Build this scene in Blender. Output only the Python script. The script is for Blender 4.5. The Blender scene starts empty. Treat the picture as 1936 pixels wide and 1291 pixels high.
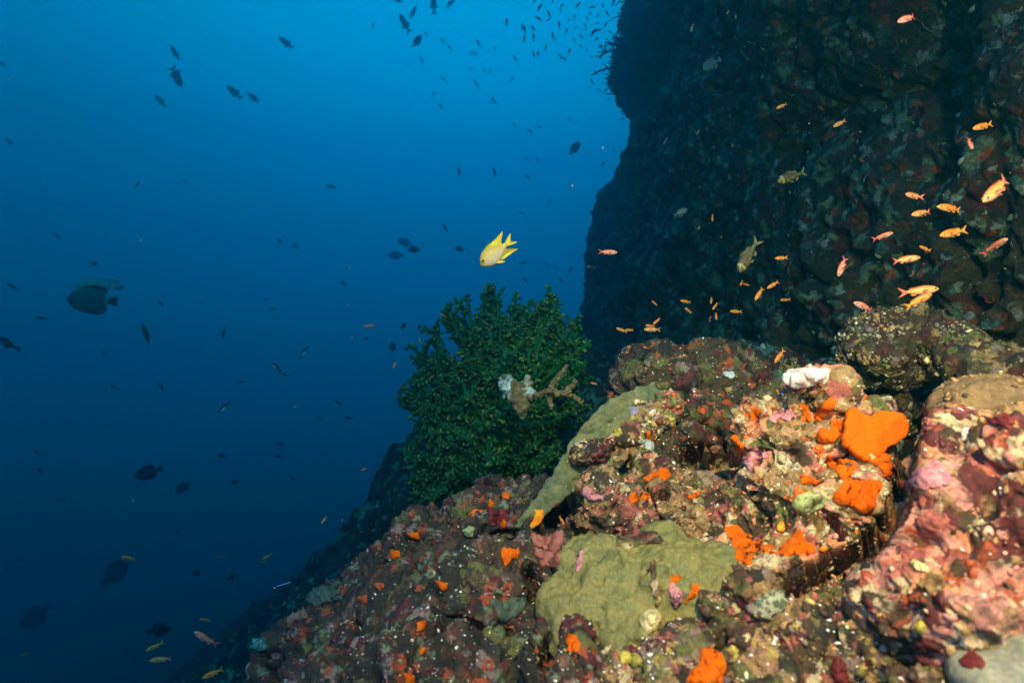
import bpy, math, random
import numpy as np
from mathutils import Vector, Matrix
from mathutils.geometry import tessellate_polygon

random.seed(7)
RNG = np.random.default_rng(11)
scene = bpy.context.scene
COL = scene.collection

# ------------------------------------------------------------------ camera
CAM = np.array([0.0, 0.0, 3.0])
F = 1153.0                      # focal length in photograph pixels
cam_d = bpy.data.cameras.new("camera")
cam = bpy.data.objects.new("camera", cam_d)
COL.objects.link(cam)
cam.location = CAM
cam.rotation_euler = (math.radians(90), 0, 0)
cam_d.sensor_width = 36.0
cam_d.lens = 36.0 * F / 1936.0
cam_d.clip_start = 0.02
cam_d.clip_end = 500
cam_d.dof.use_dof = True
cam_d.dof.focus_distance = 1.6
cam_d.dof.aperture_fstop = 4.2
scene.camera = cam

# ------------------------------------------------------------------ world (daylight as it reaches this depth)
SUN_EL, SUN_AZ = math.radians(62), math.radians(40)
world = bpy.data.worlds.new("World")
scene.world = world
world.use_nodes = True
wt = world.node_tree
wt.nodes.clear()
def N(t, kind, **kw):
    n = t.nodes.new(kind)
    for k, v in kw.items():
        setattr(n, k, v)
    return n
def ramp(t, stops, interp='LINEAR'):
    r = N(t, 'ShaderNodeValToRGB')
    r.color_ramp.interpolation = interp
    e = r.color_ramp.elements
    while len(e) < len(stops):
        e.new(0.5)
    for i, (p, c) in enumerate(stops):
        e[i].position = p
        e[i].color = (c[0], c[1], c[2], 1)
    return r
def mixc(t, fac, a, b, mode='MIX'):
    m = N(t, 'ShaderNodeMix', data_type='RGBA', blend_type=mode)
    for sock, val in ((m.inputs[0], fac), (m.inputs[6], a), (m.inputs[7], b)):
        if hasattr(val, 'links') or hasattr(val, 'is_linked'):
            t.links.new(val, sock)
        elif isinstance(val, (int, float)):
            sock.default_value = val
        else:
            sock.default_value = (val[0], val[1], val[2], 1)
    return m.outputs[2]
def math_n(t, op, a, b=None, clamp=False):
    m = N(t, 'ShaderNodeMath', operation=op, use_clamp=clamp)
    for i, v in enumerate((a, b)):
        if v is None:
            continue
        if isinstance(v, (int, float)):
            m.inputs[i].default_value = v
        else:
            t.links.new(v, m.inputs[i])
    return m.outputs[0]
tc = N(wt, 'ShaderNodeTexCoord')
sep = N(wt, 'ShaderNodeSeparateXYZ')
wt.links.new(tc.outputs['Generated'], sep.inputs[0])
WG = 1.0
elev = ramp(wt, [
    (0.0, (0, .007, .012)), (0.20, (0, .013, .030)), (0.30, (0, .033, .090)), (0.40, (0, .076, .23)), (0.50, (0, .15, .47)),
    (0.585, (0, .28, .83)), (0.65, (0, .48, 1.36)), (0.74, (.0, 1.3, 3.1)), (1.0, (.01, 1.1, 2.6))])
wt.links.new(math_n(wt, 'MULTIPLY_ADD', sep.outputs[2], 0.5), elev.inputs[0])
elev.inputs[0].links[0].from_node.inputs[2].default_value = 0.5
dot = N(wt, 'ShaderNodeVectorMath', operation='DOT_PRODUCT')
wt.links.new(tc.outputs['Generated'], dot.inputs[0])
dot.inputs[1].default_value = Vector((0.02, 1, 0.1)).normalized()
az = N(wt, 'ShaderNodeMapRange', interpolation_type='SMOOTHSTEP')
wt.links.new(dot.outputs['Value'], az.inputs[0])
az.inputs[1].default_value = 0.55; az.inputs[2].default_value = 1.0
az.inputs[3].default_value = 1.22; az.inputs[4].default_value = 1.12
grad = mixc(wt, 1.0, elev.outputs[0], az.outputs[0], 'MULTIPLY')
sky = N(wt, 'ShaderNodeTexSky', sky_type='NISHITA')
sky.sun_disc = False
sky.sun_elevation = SUN_EL
sky.sun_rotation = SUN_AZ
win = N(wt, 'ShaderNodeMapRange', interpolation_type='SMOOTHSTEP')    # the sky is seen only through the window overhead
wt.links.new(sep.outputs[2], win.inputs[0])
win.inputs[1].default_value = 0.66; win.inputs[2].default_value = 0.95
filt = mixc(wt, 1.0, sky.outputs[0], (0.002, 0.03, 0.045), 'MULTIPLY')
filt = mixc(wt, 1.0, filt, win.outputs[0], 'MULTIPLY')
tot = mixc(wt, 1.0, grad, filt, 'ADD')
bg = N(wt, 'ShaderNodeBackground')
bg.inputs[1].default_value = WG
wt.links.new(tot, bg.inputs[0])
wo = N(wt, 'ShaderNodeOutputWorld')
wt.links.new(bg.outputs[0], wo.inputs[0])

# ------------------------------------------------------------------ lamps: filtered sun, the two strobes the picture is lit by, and an added weak fill
def lamp(name, kind, energy, color, loc, target=None, **kw):
    d = bpy.data.lights.new(name, kind)
    d.energy = energy
    d.color = color
    for k, v in kw.items():
        setattr(d, k, v)
    o = bpy.data.objects.new(name, d)
    COL.objects.link(o)
    o.location = loc
    if target is not None:
        o.rotation_euler = (Vector(target) - Vector(loc)).to_track_quat('-Z', 'Y').to_euler()
    return o
sd = Vector((math.sin(SUN_AZ) * math.cos(SUN_EL), math.cos(SUN_AZ) * math.cos(SUN_EL), math.sin(SUN_EL)))
lamp('sun', 'SUN', 0.5, (.03, .45, .75), sd * 20, (0, 0, 0), angle=math.radians(14))
lamp('strobe_or_fill', 'SPOT', 800, (1.0, .51, .21), (0.15, -0.45, 4.25), (0.80, 1.1, 2.72), spot_size=math.radians(74), spot_blend=1.0, shadow_soft_size=0.05)
lamp('strobe_or_fill', 'SPOT', 340, (1.0, .64, .42), (0.45, -0.7, 3.35), (1.25, 1.8, 3.55), spot_size=math.radians(76), spot_blend=1.0, shadow_soft_size=0.05)

lamp('strobe_or_fill', 'SPOT', 32, (1.0, .66, .42), (-0.45, -0.3, 3.4), (-0.10, 2.0, 2.72), spot_size=math.radians(104), spot_blend=1.0, shadow_soft_size=0.05)  # added fill lamp, brightens the anthias at left and the tree coral

# ------------------------------------------------------------------ exposure and renderer
scene.view_settings.view_transform = 'Standard'
scene.view_settings.look = 'None'
scene.view_settings.exposure = 0.0
scene.view_settings.gamma = 1.0
scene.render.engine = 'CYCLES'
cy = scene.cycles
cy.max_bounces = 5; cy.diffuse_bounces = 2; cy.glossy_bounces = 2; cy.volume_bounces = 0
cy.transparent_max_bounces = 6
cy.use_denoising = True
cy.caustics_reflective = False; cy.caustics_refractive = False
cy.sample_clamp_indirect = 4

# ------------------------------------------------------------------ helpers
def P(u, v, Y):
    return np.array([(u - 968.0) / F * Y, Y, 3.0 - (v - 645.5) / F * Y])
def hash3(i, j, k, seed=0):
    n = (i.astype(np.int64) * 73856093) ^ (j.astype(np.int64) * 19349663) ^ (k.astype(np.int64) * 83492791) ^ (seed * 2654435761)
    n = (n ^ (n >> 13)) * 1274126177 & 0x7fffffff
    n = (n ^ (n >> 16)) * 668265263 & 0x7fffffff
    return ((n ^ (n >> 15)) & 0xffffff) / float(0xffffff)
def vnoise(p, seed=0):
    f = np.floor(p); t = p - f
    t = t * t * t * (t * (t * 6 - 15) + 10)
    i, j, k = f[:, 0].astype(np.int64), f[:, 1].astype(np.int64), f[:, 2].astype(np.int64)
    out = 0
    for a in (0, 1):
        for b in (0, 1):
            for c in (0, 1):
                w = (t[:, 0] if a else 1 - t[:, 0]) * (t[:, 1] if b else 1 - t[:, 1]) * (t[:, 2] if c else 1 - t[:, 2])
                out = out + w * hash3(i + a, j + b, k + c, seed)
    return out * 2 - 1
def fbm(p, octs=4, seed=0, gain=0.5):
    s, a, tot = 0, 1.0, 0
    for o in range(octs):
        s = s + a * vnoise(p * (2.03 ** o) + 17.3 * o, seed + o); tot += a; a *= gain
    return s / tot
def cells(p, seed=0):
    """distance to the nearest jittered point: round lumps"""
    f = np.floor(p)
    best = np.full(len(p), 9.0)
    for a in (-1, 0, 1):
        for b in (-1, 0, 1):
            for c in (-1, 0, 1):
                g = f + (a, b, c)
                i, j, k = g[:, 0], g[:, 1], g[:, 2]
                q = g + np.stack([hash3(i, j, k, seed + 1), hash3(i, j, k, seed + 2), hash3(i, j, k, seed + 3)], 1)
                best = np.minimum(best, ((q - p) ** 2).sum(1))
    return np.sqrt(best)
def mesh_np(name, V, faces, cols=None, smooth=True):
    """faces: list of int arrays, each (n, k)"""
    me = bpy.data.meshes.new(name)
    V = np.asarray(V, dtype=np.float32)
    me.vertices.add(len(V)); me.vertices.foreach_set('co', V.ravel())
    loops = np.concatenate([np.asarray(f).ravel() for f in faces]).astype(np.int32)
    tot = np.concatenate([np.full(len(f), np.asarray(f).shape[1]) for f in faces]).astype(np.int32)
    start = np.concatenate([[0], np.cumsum(tot)[:-1]]).astype(np.int32)
    me.loops.add(len(loops)); me.loops.foreach_set('vertex_index', loops)
    me.polygons.add(len(tot)); me.polygons.foreach_set('loop_start', start)
    me.update(calc_edges=True)
    me.validate()
    if smooth:
        me.polygons.foreach_set('use_smooth', np.ones(len(me.polygons), dtype=bool))
    if cols is not None:
        at = me.color_attributes.new('Col', 'FLOAT_COLOR', 'POINT')
        c4 = np.ones((len(V), 4), dtype=np.float32); c4[:, :3] = cols
        at.data.foreach_set('color', c4.ravel())
    return me
def link(name, me, mat=None, parent=None, loc=None):
    o = bpy.data.objects.new(name, me)
    COL.objects.link(o)
    if mat is not None and me is not None:
        me.materials.append(mat)
    if parent is not None:
        o.parent = parent
    if loc is not None:
        o.location = loc
    return o
def tag(o, label, cat, group=None):
    o['label'] = label; o['category'] = cat
    if group:
        o['group'] = group
    return o
def mesh_arrays(me):
    V = np.empty(len(me.vertices) * 3, dtype=np.float32); me.vertices.foreach_get('co', V)
    Nn = np.empty(len(me.vertices) * 3, dtype=np.float32); me.vertices.foreach_get('normal', Nn)
    return V.reshape(-1, 3).astype(float), Nn.reshape(-1, 3).astype(float)
def ico(sub):
    import bmesh
    b = bmesh.new(); bmesh.ops.create_icosphere(b, subdivisions=sub, radius=1.0)
    b.verts.ensure_lookup_table()
    V = np.array([v.co[:] for v in b.verts]); Fc = np.array([[v.index for v in f.verts] for f in b.faces])
    b.free(); return V, Fc
ICO1, ICO2, ICO3 = ico(1), ico(2), ico(3)

# ------------------------------------------------------------------ materials
def base_mat(name):
    m = bpy.data.materials.new(name); m.use_nodes = True
    t = m.node_tree
    b = t.nodes['Principled BSDF']
    b.inputs['Roughness'].default_value = 0.75
    b.inputs['Specular IOR Level'].default_value = 0.3
    return m, t, b
def noise_n(t, vec, scale, detail=4, rough=0.6, dist=0.0):
    n = N(t, 'ShaderNodeTexNoise')
    t.links.new(vec, n.inputs['Vector'])
    n.inputs['Scale'].default_value = scale; n.inputs['Detail'].default_value = detail
    n.inputs['Roughness'].default_value = rough; n.inputs['Distortion'].default_value = dist
    return n
def vor_n(t, vec, scale, feature='F1', rnd=1.0):
    n = N(t, 'ShaderNodeTexVoronoi', feature=feature)
    t.links.new(vec, n.inputs['Vector'])
    n.inputs['Scale'].default_value = scale; n.inputs['Randomness'].default_value = rnd
    return n
def step(t, val, lo, hi):
    r = N(t, 'ShaderNodeMapRange', interpolation_type='SMOOTHSTEP')
    t.links.new(val, r.inputs[0]); r.inputs[1].default_value = lo; r.inputs[2].default_value = hi
    return r.outputs[0]
PAL = dict(maroon=(.085, .014, .016), brown=(.060, .034, .018), dark=(.022, .018, .014), olive=(.10, .095, .028), pink=(.52, .23, .19),
           rose=(.34, .09, .075), tan=(.29, .165, .07), cream=(.52, .40, .25), white=(.80, .78, .70), mauve=(.20, .125, .115), orange=(.80, .13, .006),
           rust=(.30, .055, .018), sage=(.14, .17, .10), teal=(.055, .12, .10), yellow=(.40, .28, .07), grey=(.24, .24, .21), salmon=(.62, .24, .13),
           red=(.28, .035, .02))
def reef_mat(name, pal1, pal2, scale=45.0, spec=0.25, specscale=190.0, orange=0.0, bump=0.6, turf=0.5):
    m, t, b = base_mat(name)
    co = N(t, 'ShaderNodeTexCoord').outputs['Object']
    wob = noise_n(t, co, scale * 1.3, 5, 0.65)
    wv = mixc(t, min(1.0, 1.5 / scale), co, wob.outputs['Color'], 'ADD')
    def voro_col(s, pal):
        v = vor_n(t, wv, s)
        sp = N(t, 'ShaderNodeSeparateColor'); t.links.new(v.outputs['Color'], sp.inputs[0])
        n = len(pal)
        r = ramp(t, [(i / n, PAL[c]) for i, c in enumerate(pal)], 'CONSTANT')
        t.links.new(sp.outputs[0], r.inputs[0])
        return r.outputs[0], v
    c1, v1 = voro_col(scale * 0.45, pal1)
    c2, v2 = voro_col(scale * 1.25, pal2)
    msk = noise_n(t, co, scale * 0.32, 5, 0.65)
    c = mixc(t, step(t, msk.outputs[0], 0.46, 0.56), c1, c2)
    fine = noise_n(t, co, scale * 4.5, 5, 0.75)
    # dark turf between the growths, a pattern of its own
    dk = noise_n(t, co, scale * 1.1, 6, 0.72)
    c = mixc(t, math_n(t, 'MULTIPLY', step(t, dk.outputs[0], 0.50, 0.62), turf), c, PAL['dark'])
    fr = ramp(t, [(0.25, (.35, .33, .3)), (0.5, (.95, .95, .95)), (0.75, (1.6, 1.55, 1.45))])
    t.links.new(fine.outputs[0], fr.inputs[0])
    c = mixc(t, 1.0, c, fr.outputs[0], 'MULTIPLY')
    if orange > 0:
        on = noise_n(t, co, scale * 0.36, 5, 0.6, 0.6)
        c = mixc(t, step(t, on.outputs[0], 0.72 - 0.12 * orange, 0.735 - 0.12 * orange), c, PAL['orange'])
    if spec > 0:
        sv = vor_n(t, wv, specscale)
        clus = noise_n(t, co, scale * 0.6, 4, 0.6)
        spr = N(t, 'ShaderNodeSeparateColor'); t.links.new(sv.outputs['Color'], spr.inputs[0])
        near = math_n(t, 'LESS_THAN', sv.outputs['Distance'], math_n(t, 'MULTIPLY', spr.outputs[2], 0.34))
        cl = step(t, clus.outputs[0], 0.62 - 0.25 * spec, 0.72 - 0.25 * spec)
        sp = N(t, 'ShaderNodeSeparateColor'); t.links.new(sv.outputs['Color'], sp.inputs[0])
        pick = math_n(t, 'LESS_THAN', sp.outputs[1], 0.62)
        f = math_n(t, 'MULTIPLY', math_n(t, 'MULTIPLY', near, cl), pick)
        c = mixc(t, f, c, PAL['cream'])
    t.links.new(c, b.inputs['Base Color'])
    h = math_n(t, 'ADD', math_n(t, 'MULTIPLY', dk.outputs[0], -0.9), fine.outputs[0])
    bp = N(t, 'ShaderNodeBump'); bp.inputs['Strength'].default_value = bump; bp.inputs['Distance'].default_value = 0.25 / scale
    t.links.new(h, bp.inputs['Height']); t.links.new(bp.outputs[0], b.inputs['Normal'])
    b.inputs['Roughness'].default_value = 0.7
    return m
def organic(name, base, alt, scale=60.0, lo=0.4, hi=0.65, bump=0.25, rough=0.6, third=None, tscale=200.0, pores=0.0):
    m, t, b = base_mat(name)
    co = N(t, 'ShaderNodeTexCoord').outputs['Object']
    n1 = noise_n(t, co, scale, 5, 0.62)
    c = mixc(t, step(t, n1.outputs[0], lo, hi), base, alt)
    n2 = noise_n(t, co, scale * 6, 4, 0.7)
    fr = ramp(t, [(0.3, (.62, .62, .6)), (0.55, (1, 1, 1)), (0.75, (1.3, 1.3, 1.25))])
    t.links.new(n2.outputs[0], fr.inputs[0])
    c = mixc(t, 1.0, c, fr.outputs[0], 'MULTIPLY')
    h = math_n(t, 'ADD', n1.outputs[0], math_n(t, 'MULTIPLY', n2.outputs[0], 0.4))
    if third is not None:
        v = vor_n(t, co, tscale)
        sp = N(t, 'ShaderNodeSeparateColor'); t.links.new(v.outputs['Color'], sp.inputs[0])
        f = math_n(t, 'MULTIPLY', math_n(t, 'LESS_THAN', v.outputs['Distance'], 0.13), math_n(t, 'LESS_THAN', sp.outputs[0], 0.45))
        c = mixc(t, f, c, third)
    if pores > 0:
        v = vor_n(t, co, scale * 3.5)
        hole = step(t, v.outputs['Distance'], 0.10, 0.2)
        pc = mixc(t, pores, (1, 1, 1), (.35, .3, .3))
        c = mixc(t, hole, mixc(t, 1.0, c, pc, 'MULTIPLY'), c)
    t.links.new(c, b.inputs['Base Color'])
    b.inputs['Specular IOR Level'].default_value = .12
    bp = N(t, 'ShaderNodeBump'); bp.inputs['Strength'].default_value = bump; bp.inputs['Distance'].default_value = 0.3 / scale
    t.links.new(h, bp.inputs['Height']); t.links.new(bp.outputs[0], b.inputs['Normal'])
    b.inputs['Roughness'].default_value = rough
    return m
def vcol_mat(name, rough=0.55, nscale=300.0, bump=0.2, spec=0.35):
    m, t, b = base_mat(name)
    a = N(t, 'ShaderNodeVertexColor', layer_name='Col')
    co = N(t, 'ShaderNodeTexCoord').outputs['Object']
    n = noise_n(t, co, nscale, 3, 0.7)
    fr = ramp(t, [(0.3, (.6, .6, .6)), (0.5, (1, 1, 1)), (0.75, (1.3, 1.3, 1.3))])
    t.links.new(n.outputs[0], fr.inputs[0])
    t.links.new(mixc(t, 1.0, a.outputs[0], fr.outputs[0], 'MULTIPLY'), b.inputs['Base Color'])
    b.inputs['Roughness'].default_value = rough
    b.inputs['Specular IOR Level'].default_value = spec
    bp = N(t, 'ShaderNodeBump'); bp.inputs['Strength'].default_value = bump; bp.inputs['Distance'].default_value = 0.002
    t.links.new(n.outputs[0], bp.inputs['Height']); t.links.new(bp.outputs[0], b.inputs['Normal'])
    return m
M = {}
M['left'] = reef_mat('reef_dark_mixed', ['brown', 'dark', 'maroon', 'dark', 'olive', 'dark', 'brown'], ['maroon', 'mauve', 'dark', 'brown', 'dark', 'rust', 'sage', 'dark', 'brown'], 48, spec=.24, specscale=270, orange=.10, turf=.85)
M['peak'] = reef_mat('reef_brown', ['brown', 'maroon', 'olive', 'dark', 'brown', 'brown'], ['maroon', 'brown', 'dark', 'olive', 'rust', 'brown', 'mauve'], 40, spec=.34, specscale=220, orange=.1, turf=.6)
M['mid'] = reef_mat('reef_tan_pink', ['tan', 'olive', 'rose', 'tan', 'brown', 'tan', 'brown'], ['tan', 'tan', 'cream', 'maroon', 'brown', 'olive', 'salmon', 'rose', 'brown'], 50, spec=.34, specscale=240, orange=.2, turf=.6)
M['outcrop'] = reef_mat('reef_bright', ['tan', 'rose', 'olive', 'salmon', 'tan', 'cream', 'brown'], ['pink', 'tan', 'salmon', 'rose', 'tan', 'orange', 'cream', 'tan', 'brown', 'cream'], 54, spec=.40, specscale=240, orange=.35, turf=.5)
M['pinkrock'] = reef_mat('reef_pink_red', ['pink', 'tan', 'maroon', 'brown', 'rose', 'tan', 'maroon', 'salmon'], ['pink', 'cream', 'salmon', 'maroon', 'rust', 'dark', 'tan', 'pink', 'brown', 'cream'], 36, spec=.30, specscale=110, orange=.05, turf=.5)
M['rubble'] = reef_mat('reef_rubble', ['tan', 'olive', 'brown', 'brown', 'mauve', 'dark'], ['tan', 'brown', 'olive', 'yellow', 'mauve', 'cream', 'brown', 'rose', 'maroon'], 58, spec=.32, specscale=230, orange=.15, turf=.65)
M['ledge'] = reef_mat('reef_ledge', ['brown', 'tan', 'brown', 'maroon'], ['tan', 'brown', 'dark', 'maroon', 'mauve', 'olive'], 36, spec=.22, specscale=150, orange=.1, turf=.6)
M['dim'] = reef_mat('reef_dim', ['dark', 'teal', 'brown', 'sage', 'maroon'], ['grey', 'dark', 'teal', 'brown', 'maroon', 'sage'], 26, spec=.2, specscale=90, turf=.6)
M['wall'] = reef_mat('reef_wall', ['dark', 'brown', 'sage', 'dark', 'brown', 'maroon', 'brown'], ['dark', 'sage', 'grey', 'brown', 'teal', 'rust', 'brown', 'dark', 'maroon'], 25, spec=.30, specscale=100, orange=.0, turf=.75, bump=1.0)
M['slope'] = reef_mat('reef_slope', ['dark', 'brown', 'dark', 'brown', 'maroon', 'sage'], ['dark', 'sage', 'dark', 'brown', 'maroon', 'brown'], 20, spec=.12, specscale=90, turf=.75, bump=0.8)
M['growth'] = vcol_mat('growth', 0.6, 260.0, 0.3)
M['fish'] = vcol_mat('fish_skin', 0.45, 90.0, 0.15, 0.35)
M['eye'] = vcol_mat('fish_eye', 0.45, 5.0, 0.0, 0.25)
M['orange'] = organic('orange_sponge', (.66, .098, .0006), (.58, .102, .001), 55, bump=.3, rough=.85, pores=.4)
M['rust'] = organic('rust_sponge', (.42, .085, .02), (.28, .05, .02), 60, bump=.3)
M['green'] = organic('green_coral', (.25, .20, .070), (.16, .155, .062), 30, lo=.34, hi=.66, bump=.65, rough=.55, third=(.34, .28, .12), tscale=130)
M['plate'] = organic('plate_coral', (.17, .155, .072), (.085, .105, .06), 26, lo=.36, hi=.64, bump=.5, rough=.55, third=(.42, .46, .36), tscale=70)
M['white'] = organic('white_sponge', (.74, .71, .67), (.52, .34, .33), 75, bump=.35, rough=.7)
M['greywhite'] = organic('grey_white_sponge', (.50, .50, .50), (.36, .37, .38), 90, bump=.4, rough=.7, pores=.5)
M['pink'] = organic('pink_algae', (.55, .23, .26), (.36, .10, .14), 80, bump=.4, rough=.7, third=(.8, .7, .66), tscale=160)
M['salmon'] = organic('salmon_algae', (.34, .11, .085), (.22, .06, .055), 70, bump=.4)
M['maroon'] = organic('maroon_sponge', (.10, .016, .018), (.17, .025, .025), 60, bump=.35)
M['lilac'] = organic('lilac_sponge', (.28, .25, .34), (.20, .17, .24), 70, bump=.3)
M['yellow'] = organic('yellow_sponge', (.50, .38, .06), (.32, .26, .07), 70, bump=.35)
M['paleg'] = organic('pale_green_coral', (.36, .38, .17), (.24, .26, .12), 50, bump=.4, third=(.6, .6, .4), tscale=150)
M['disc'] = organic('grey_green_coral', (.075, .10, .072), (.055, .075, .055), 50, bump=.4, third=(.2, .24, .2), tscale=160)
M['tanrock'] = organic('reef_tan', (.23, .14, .07), (.13, .08, .042), 34, lo=.35, hi=.7, bump=.5, rough=.75, third=(.5, .4, .25), tscale=170)
M['cream'] = organic('cream_sponge', (.74, .60, .32), (.60, .40, .14), 80, bump=.5, pores=.5)
M['cocoa'] = organic('brown_coral', (.20, .115, .075), (.15, .085, .06), 30, bump=.4)
M['taupe'] = organic('taupe_sponge', (.26, .17, .125), (.20, .12, .09), 70, bump=.2)
M['greyw'] = organic('grey_wall_coral', (.22, .24, .22), (.15, .17, .155), 30, bump=.4)
M['mint'] = organic('mint_wall_coral', (.10, .27, .20), (.07, .18, .15), 26, bump=.4)
M['treecoral'] = organic('green_tree_coral', (.006, .115, .030), (.020, .085, .022), 40, bump=.3)
M['treetip'] = vcol_mat('tree_coral_polyps', 0.6, 200.0, 0.2)
M['blackbush'] = organic('dark_bush_coral', (.010, .016, .016), (.014, .022, .02), 40, bump=.2)
M['zoan'] = organic('pale_polyps', (.36, .35, .24), (.09, .10, .065), 130, lo=.42, hi=.56, bump=.8)
M['olivetuft'] = organic('olive_soft_coral', (.10, .095, .035), (.07, .07, .03), 60)
M['snow'] = organic('snow_particle', (.45, .45, .4), (.35, .35, .32), 40, bump=.0)

# ------------------------------------------------------------------ rocks
ROCKS = []
PATCHED = []
def displaced(me, amps, seed=0):
    V, Nn = mesh_arrays(me)
    d = np.zeros(len(V))
    for kind, f, a in amps:
        if kind == 'f':
            d += a * fbm(V * f, 4, seed)
        elif kind == 'c':                       # rounded lumps
            d += a * (0.62 - cells(V * f + 0.3 * np.stack([vnoise(V * f * .7, s) for s in (1, 2, 3)], 1), seed))
        elif kind == 'r':                       # creases
            d -= a * np.clip(1 - np.abs(fbm(V * f, 3, seed)) / .085, 0, 1) ** 1.3
        elif kind == 'h':                       # pits
            d -= a * np.clip((0.30 - cells(V * f, seed + 9)) / 0.30, 0, 1) ** 1.5
        seed += 5
    V = V + Nn * d[:, None]
    me.vertices.foreach_set('co', V.astype(np.float32).ravel()); me.update()
    return V
CREVICES = [([(1735, 740), (1716, 830), (1706, 900), (1695, 970), (1640, 1030), (1580, 1062), (1500, 1105)], 17, .13),
            ([(1030, 985), (1050, 968), (1078, 948)], 16, .09), ([(1300, 858), (1345, 868), (1385, 862)], 17, .10), ([(1165, 850), (1180, 880)], 12, .06),
            ([(1555, 968), (1572, 985), (1590, 1010)], 7, .05), ([(1240, 938), (1256, 934)], 8, .05), ([(1330, 1060), (1350, 1100), (1365, 1110)], 8, .05), ([(1000, 1075), (1010, 1120)], 14, .06), ([(1040, 1215), (1030, 1250)], 12, .06)]
def carve(Pw, skip=()):
    """deep cracks between the rocks: the surface is sunk along a few lines"""
    u = 968 + Pw[:, 0] / np.maximum(Pw[:, 1], .05) * F; v = 645.5 - (Pw[:, 2] - 3) / np.maximum(Pw[:, 1], .05) * F
    wob = 9 * np.stack([fbm(Pw * 22, 3, 61), fbm(Pw * 22, 3, 67)], 1)
    u = u + wob[:, 0]; v = v + wob[:, 1]
    push = np.zeros(len(Pw))
    for line, w, dpt in CREVICES:
        for (x1, y1), (x2, y2) in zip(line[:-1], line[1:]):
            t = np.clip(((u - x1) * (x2 - x1) + (v - y1) * (y2 - y1)) / ((x2 - x1) ** 2 + (y2 - y1) ** 2), 0, 1)
            d = np.hypot(u - x1 - t * (x2 - x1), v - y1 - t * (y2 - y1))
            k = np.clip(1.6 - d / w, 0, 1); push = np.maximum(push, dpt * k * k * (3 - 2 * k))
    ray = Pw - CAM; ray /= np.linalg.norm(ray, axis=1)[:, None]
    return Pw + ray * push[:, None] + np.array([0, 0, -.35]) * push[:, None]
def blob_mesh(blobs, voxel, name, smooth=6):
    Vs, Fs, off = [], [], 0
    for (u, v, Y, ru, rv, rd) in blobs:
        c = P(u, v, Y)
        s = np.array([ru * Y / F, rd, rv * Y / F])
        a = random.uniform(-.3, .3)
        R = np.array([[math.cos(a), 0, -math.sin(a)], [0, 1, 0], [math.sin(a), 0, math.cos(a)]])
        Vs.append((ICO3[0] * s) @ R.T + c); Fs.append(ICO3[1] + off); off += len(ICO3[0])
    me = mesh_np('blobs', np.concatenate(Vs), [np.concatenate(Fs)])
    o = bpy.data.objects.new('blobs', me); COL.objects.link(o)
    r = o.modifiers.new('r', 'REMESH'); r.mode = 'VOXEL'; r.voxel_size = voxel
    if smooth:
        s = o.modifiers.new('s', 'SMOOTH'); s.iterations = smooth; s.factor = 0.5
    dg = bpy.context.evaluated_depsgraph_get()
    out = bpy.data.meshes.new_from_object(o.evaluated_get(dg))
    bpy.data.objects.remove(o); bpy.data.meshes.remove(me)
    out.name = name
    out.polygons.foreach_set('use_smooth', np.ones(len(out.polygons), dtype=bool))
    return out
ROUGH = [('f', 5, .055), ('r', 5.5, .030), ('f', 14, .030), ('r', 15, .012), ('c', 28, .010), ('f', 42, .013), ('h', 24, .020), ('f', 100, .0055), ('h', 80, .005), ('f', 210, .0030)]
def recenter(me):
    V, _ = mesh_arrays(me)
    base = np.array([(V[:, 0].min() + V[:, 0].max()) / 2, (V[:, 1].min() + V[:, 1].max()) / 2, V[:, 2].min()])
    me.vertices.foreach_set('co', (V - base).astype(np.float32).ravel()); me.update()
    return base
def rock(name, label, cat, blobs, mat, voxel=.006, amps=ROUGH, seed=0, knobs=None, smooth=6):
    me = blob_mesh(blobs, voxel, name, smooth)
    V = displaced(me, amps, seed)
    if mat in (M['outcrop'], M['pinkrock'], M['rubble'], M['mid'], M['peak'], M['left']):
        me.vertices.foreach_set('co', carve(V).astype(np.float32).ravel()); me.update()
    base = recenter(me)
    o = link(name, me, mat, None, base)
    tag(o, label, cat)
    ROCKS.append(o)
    return o
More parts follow.
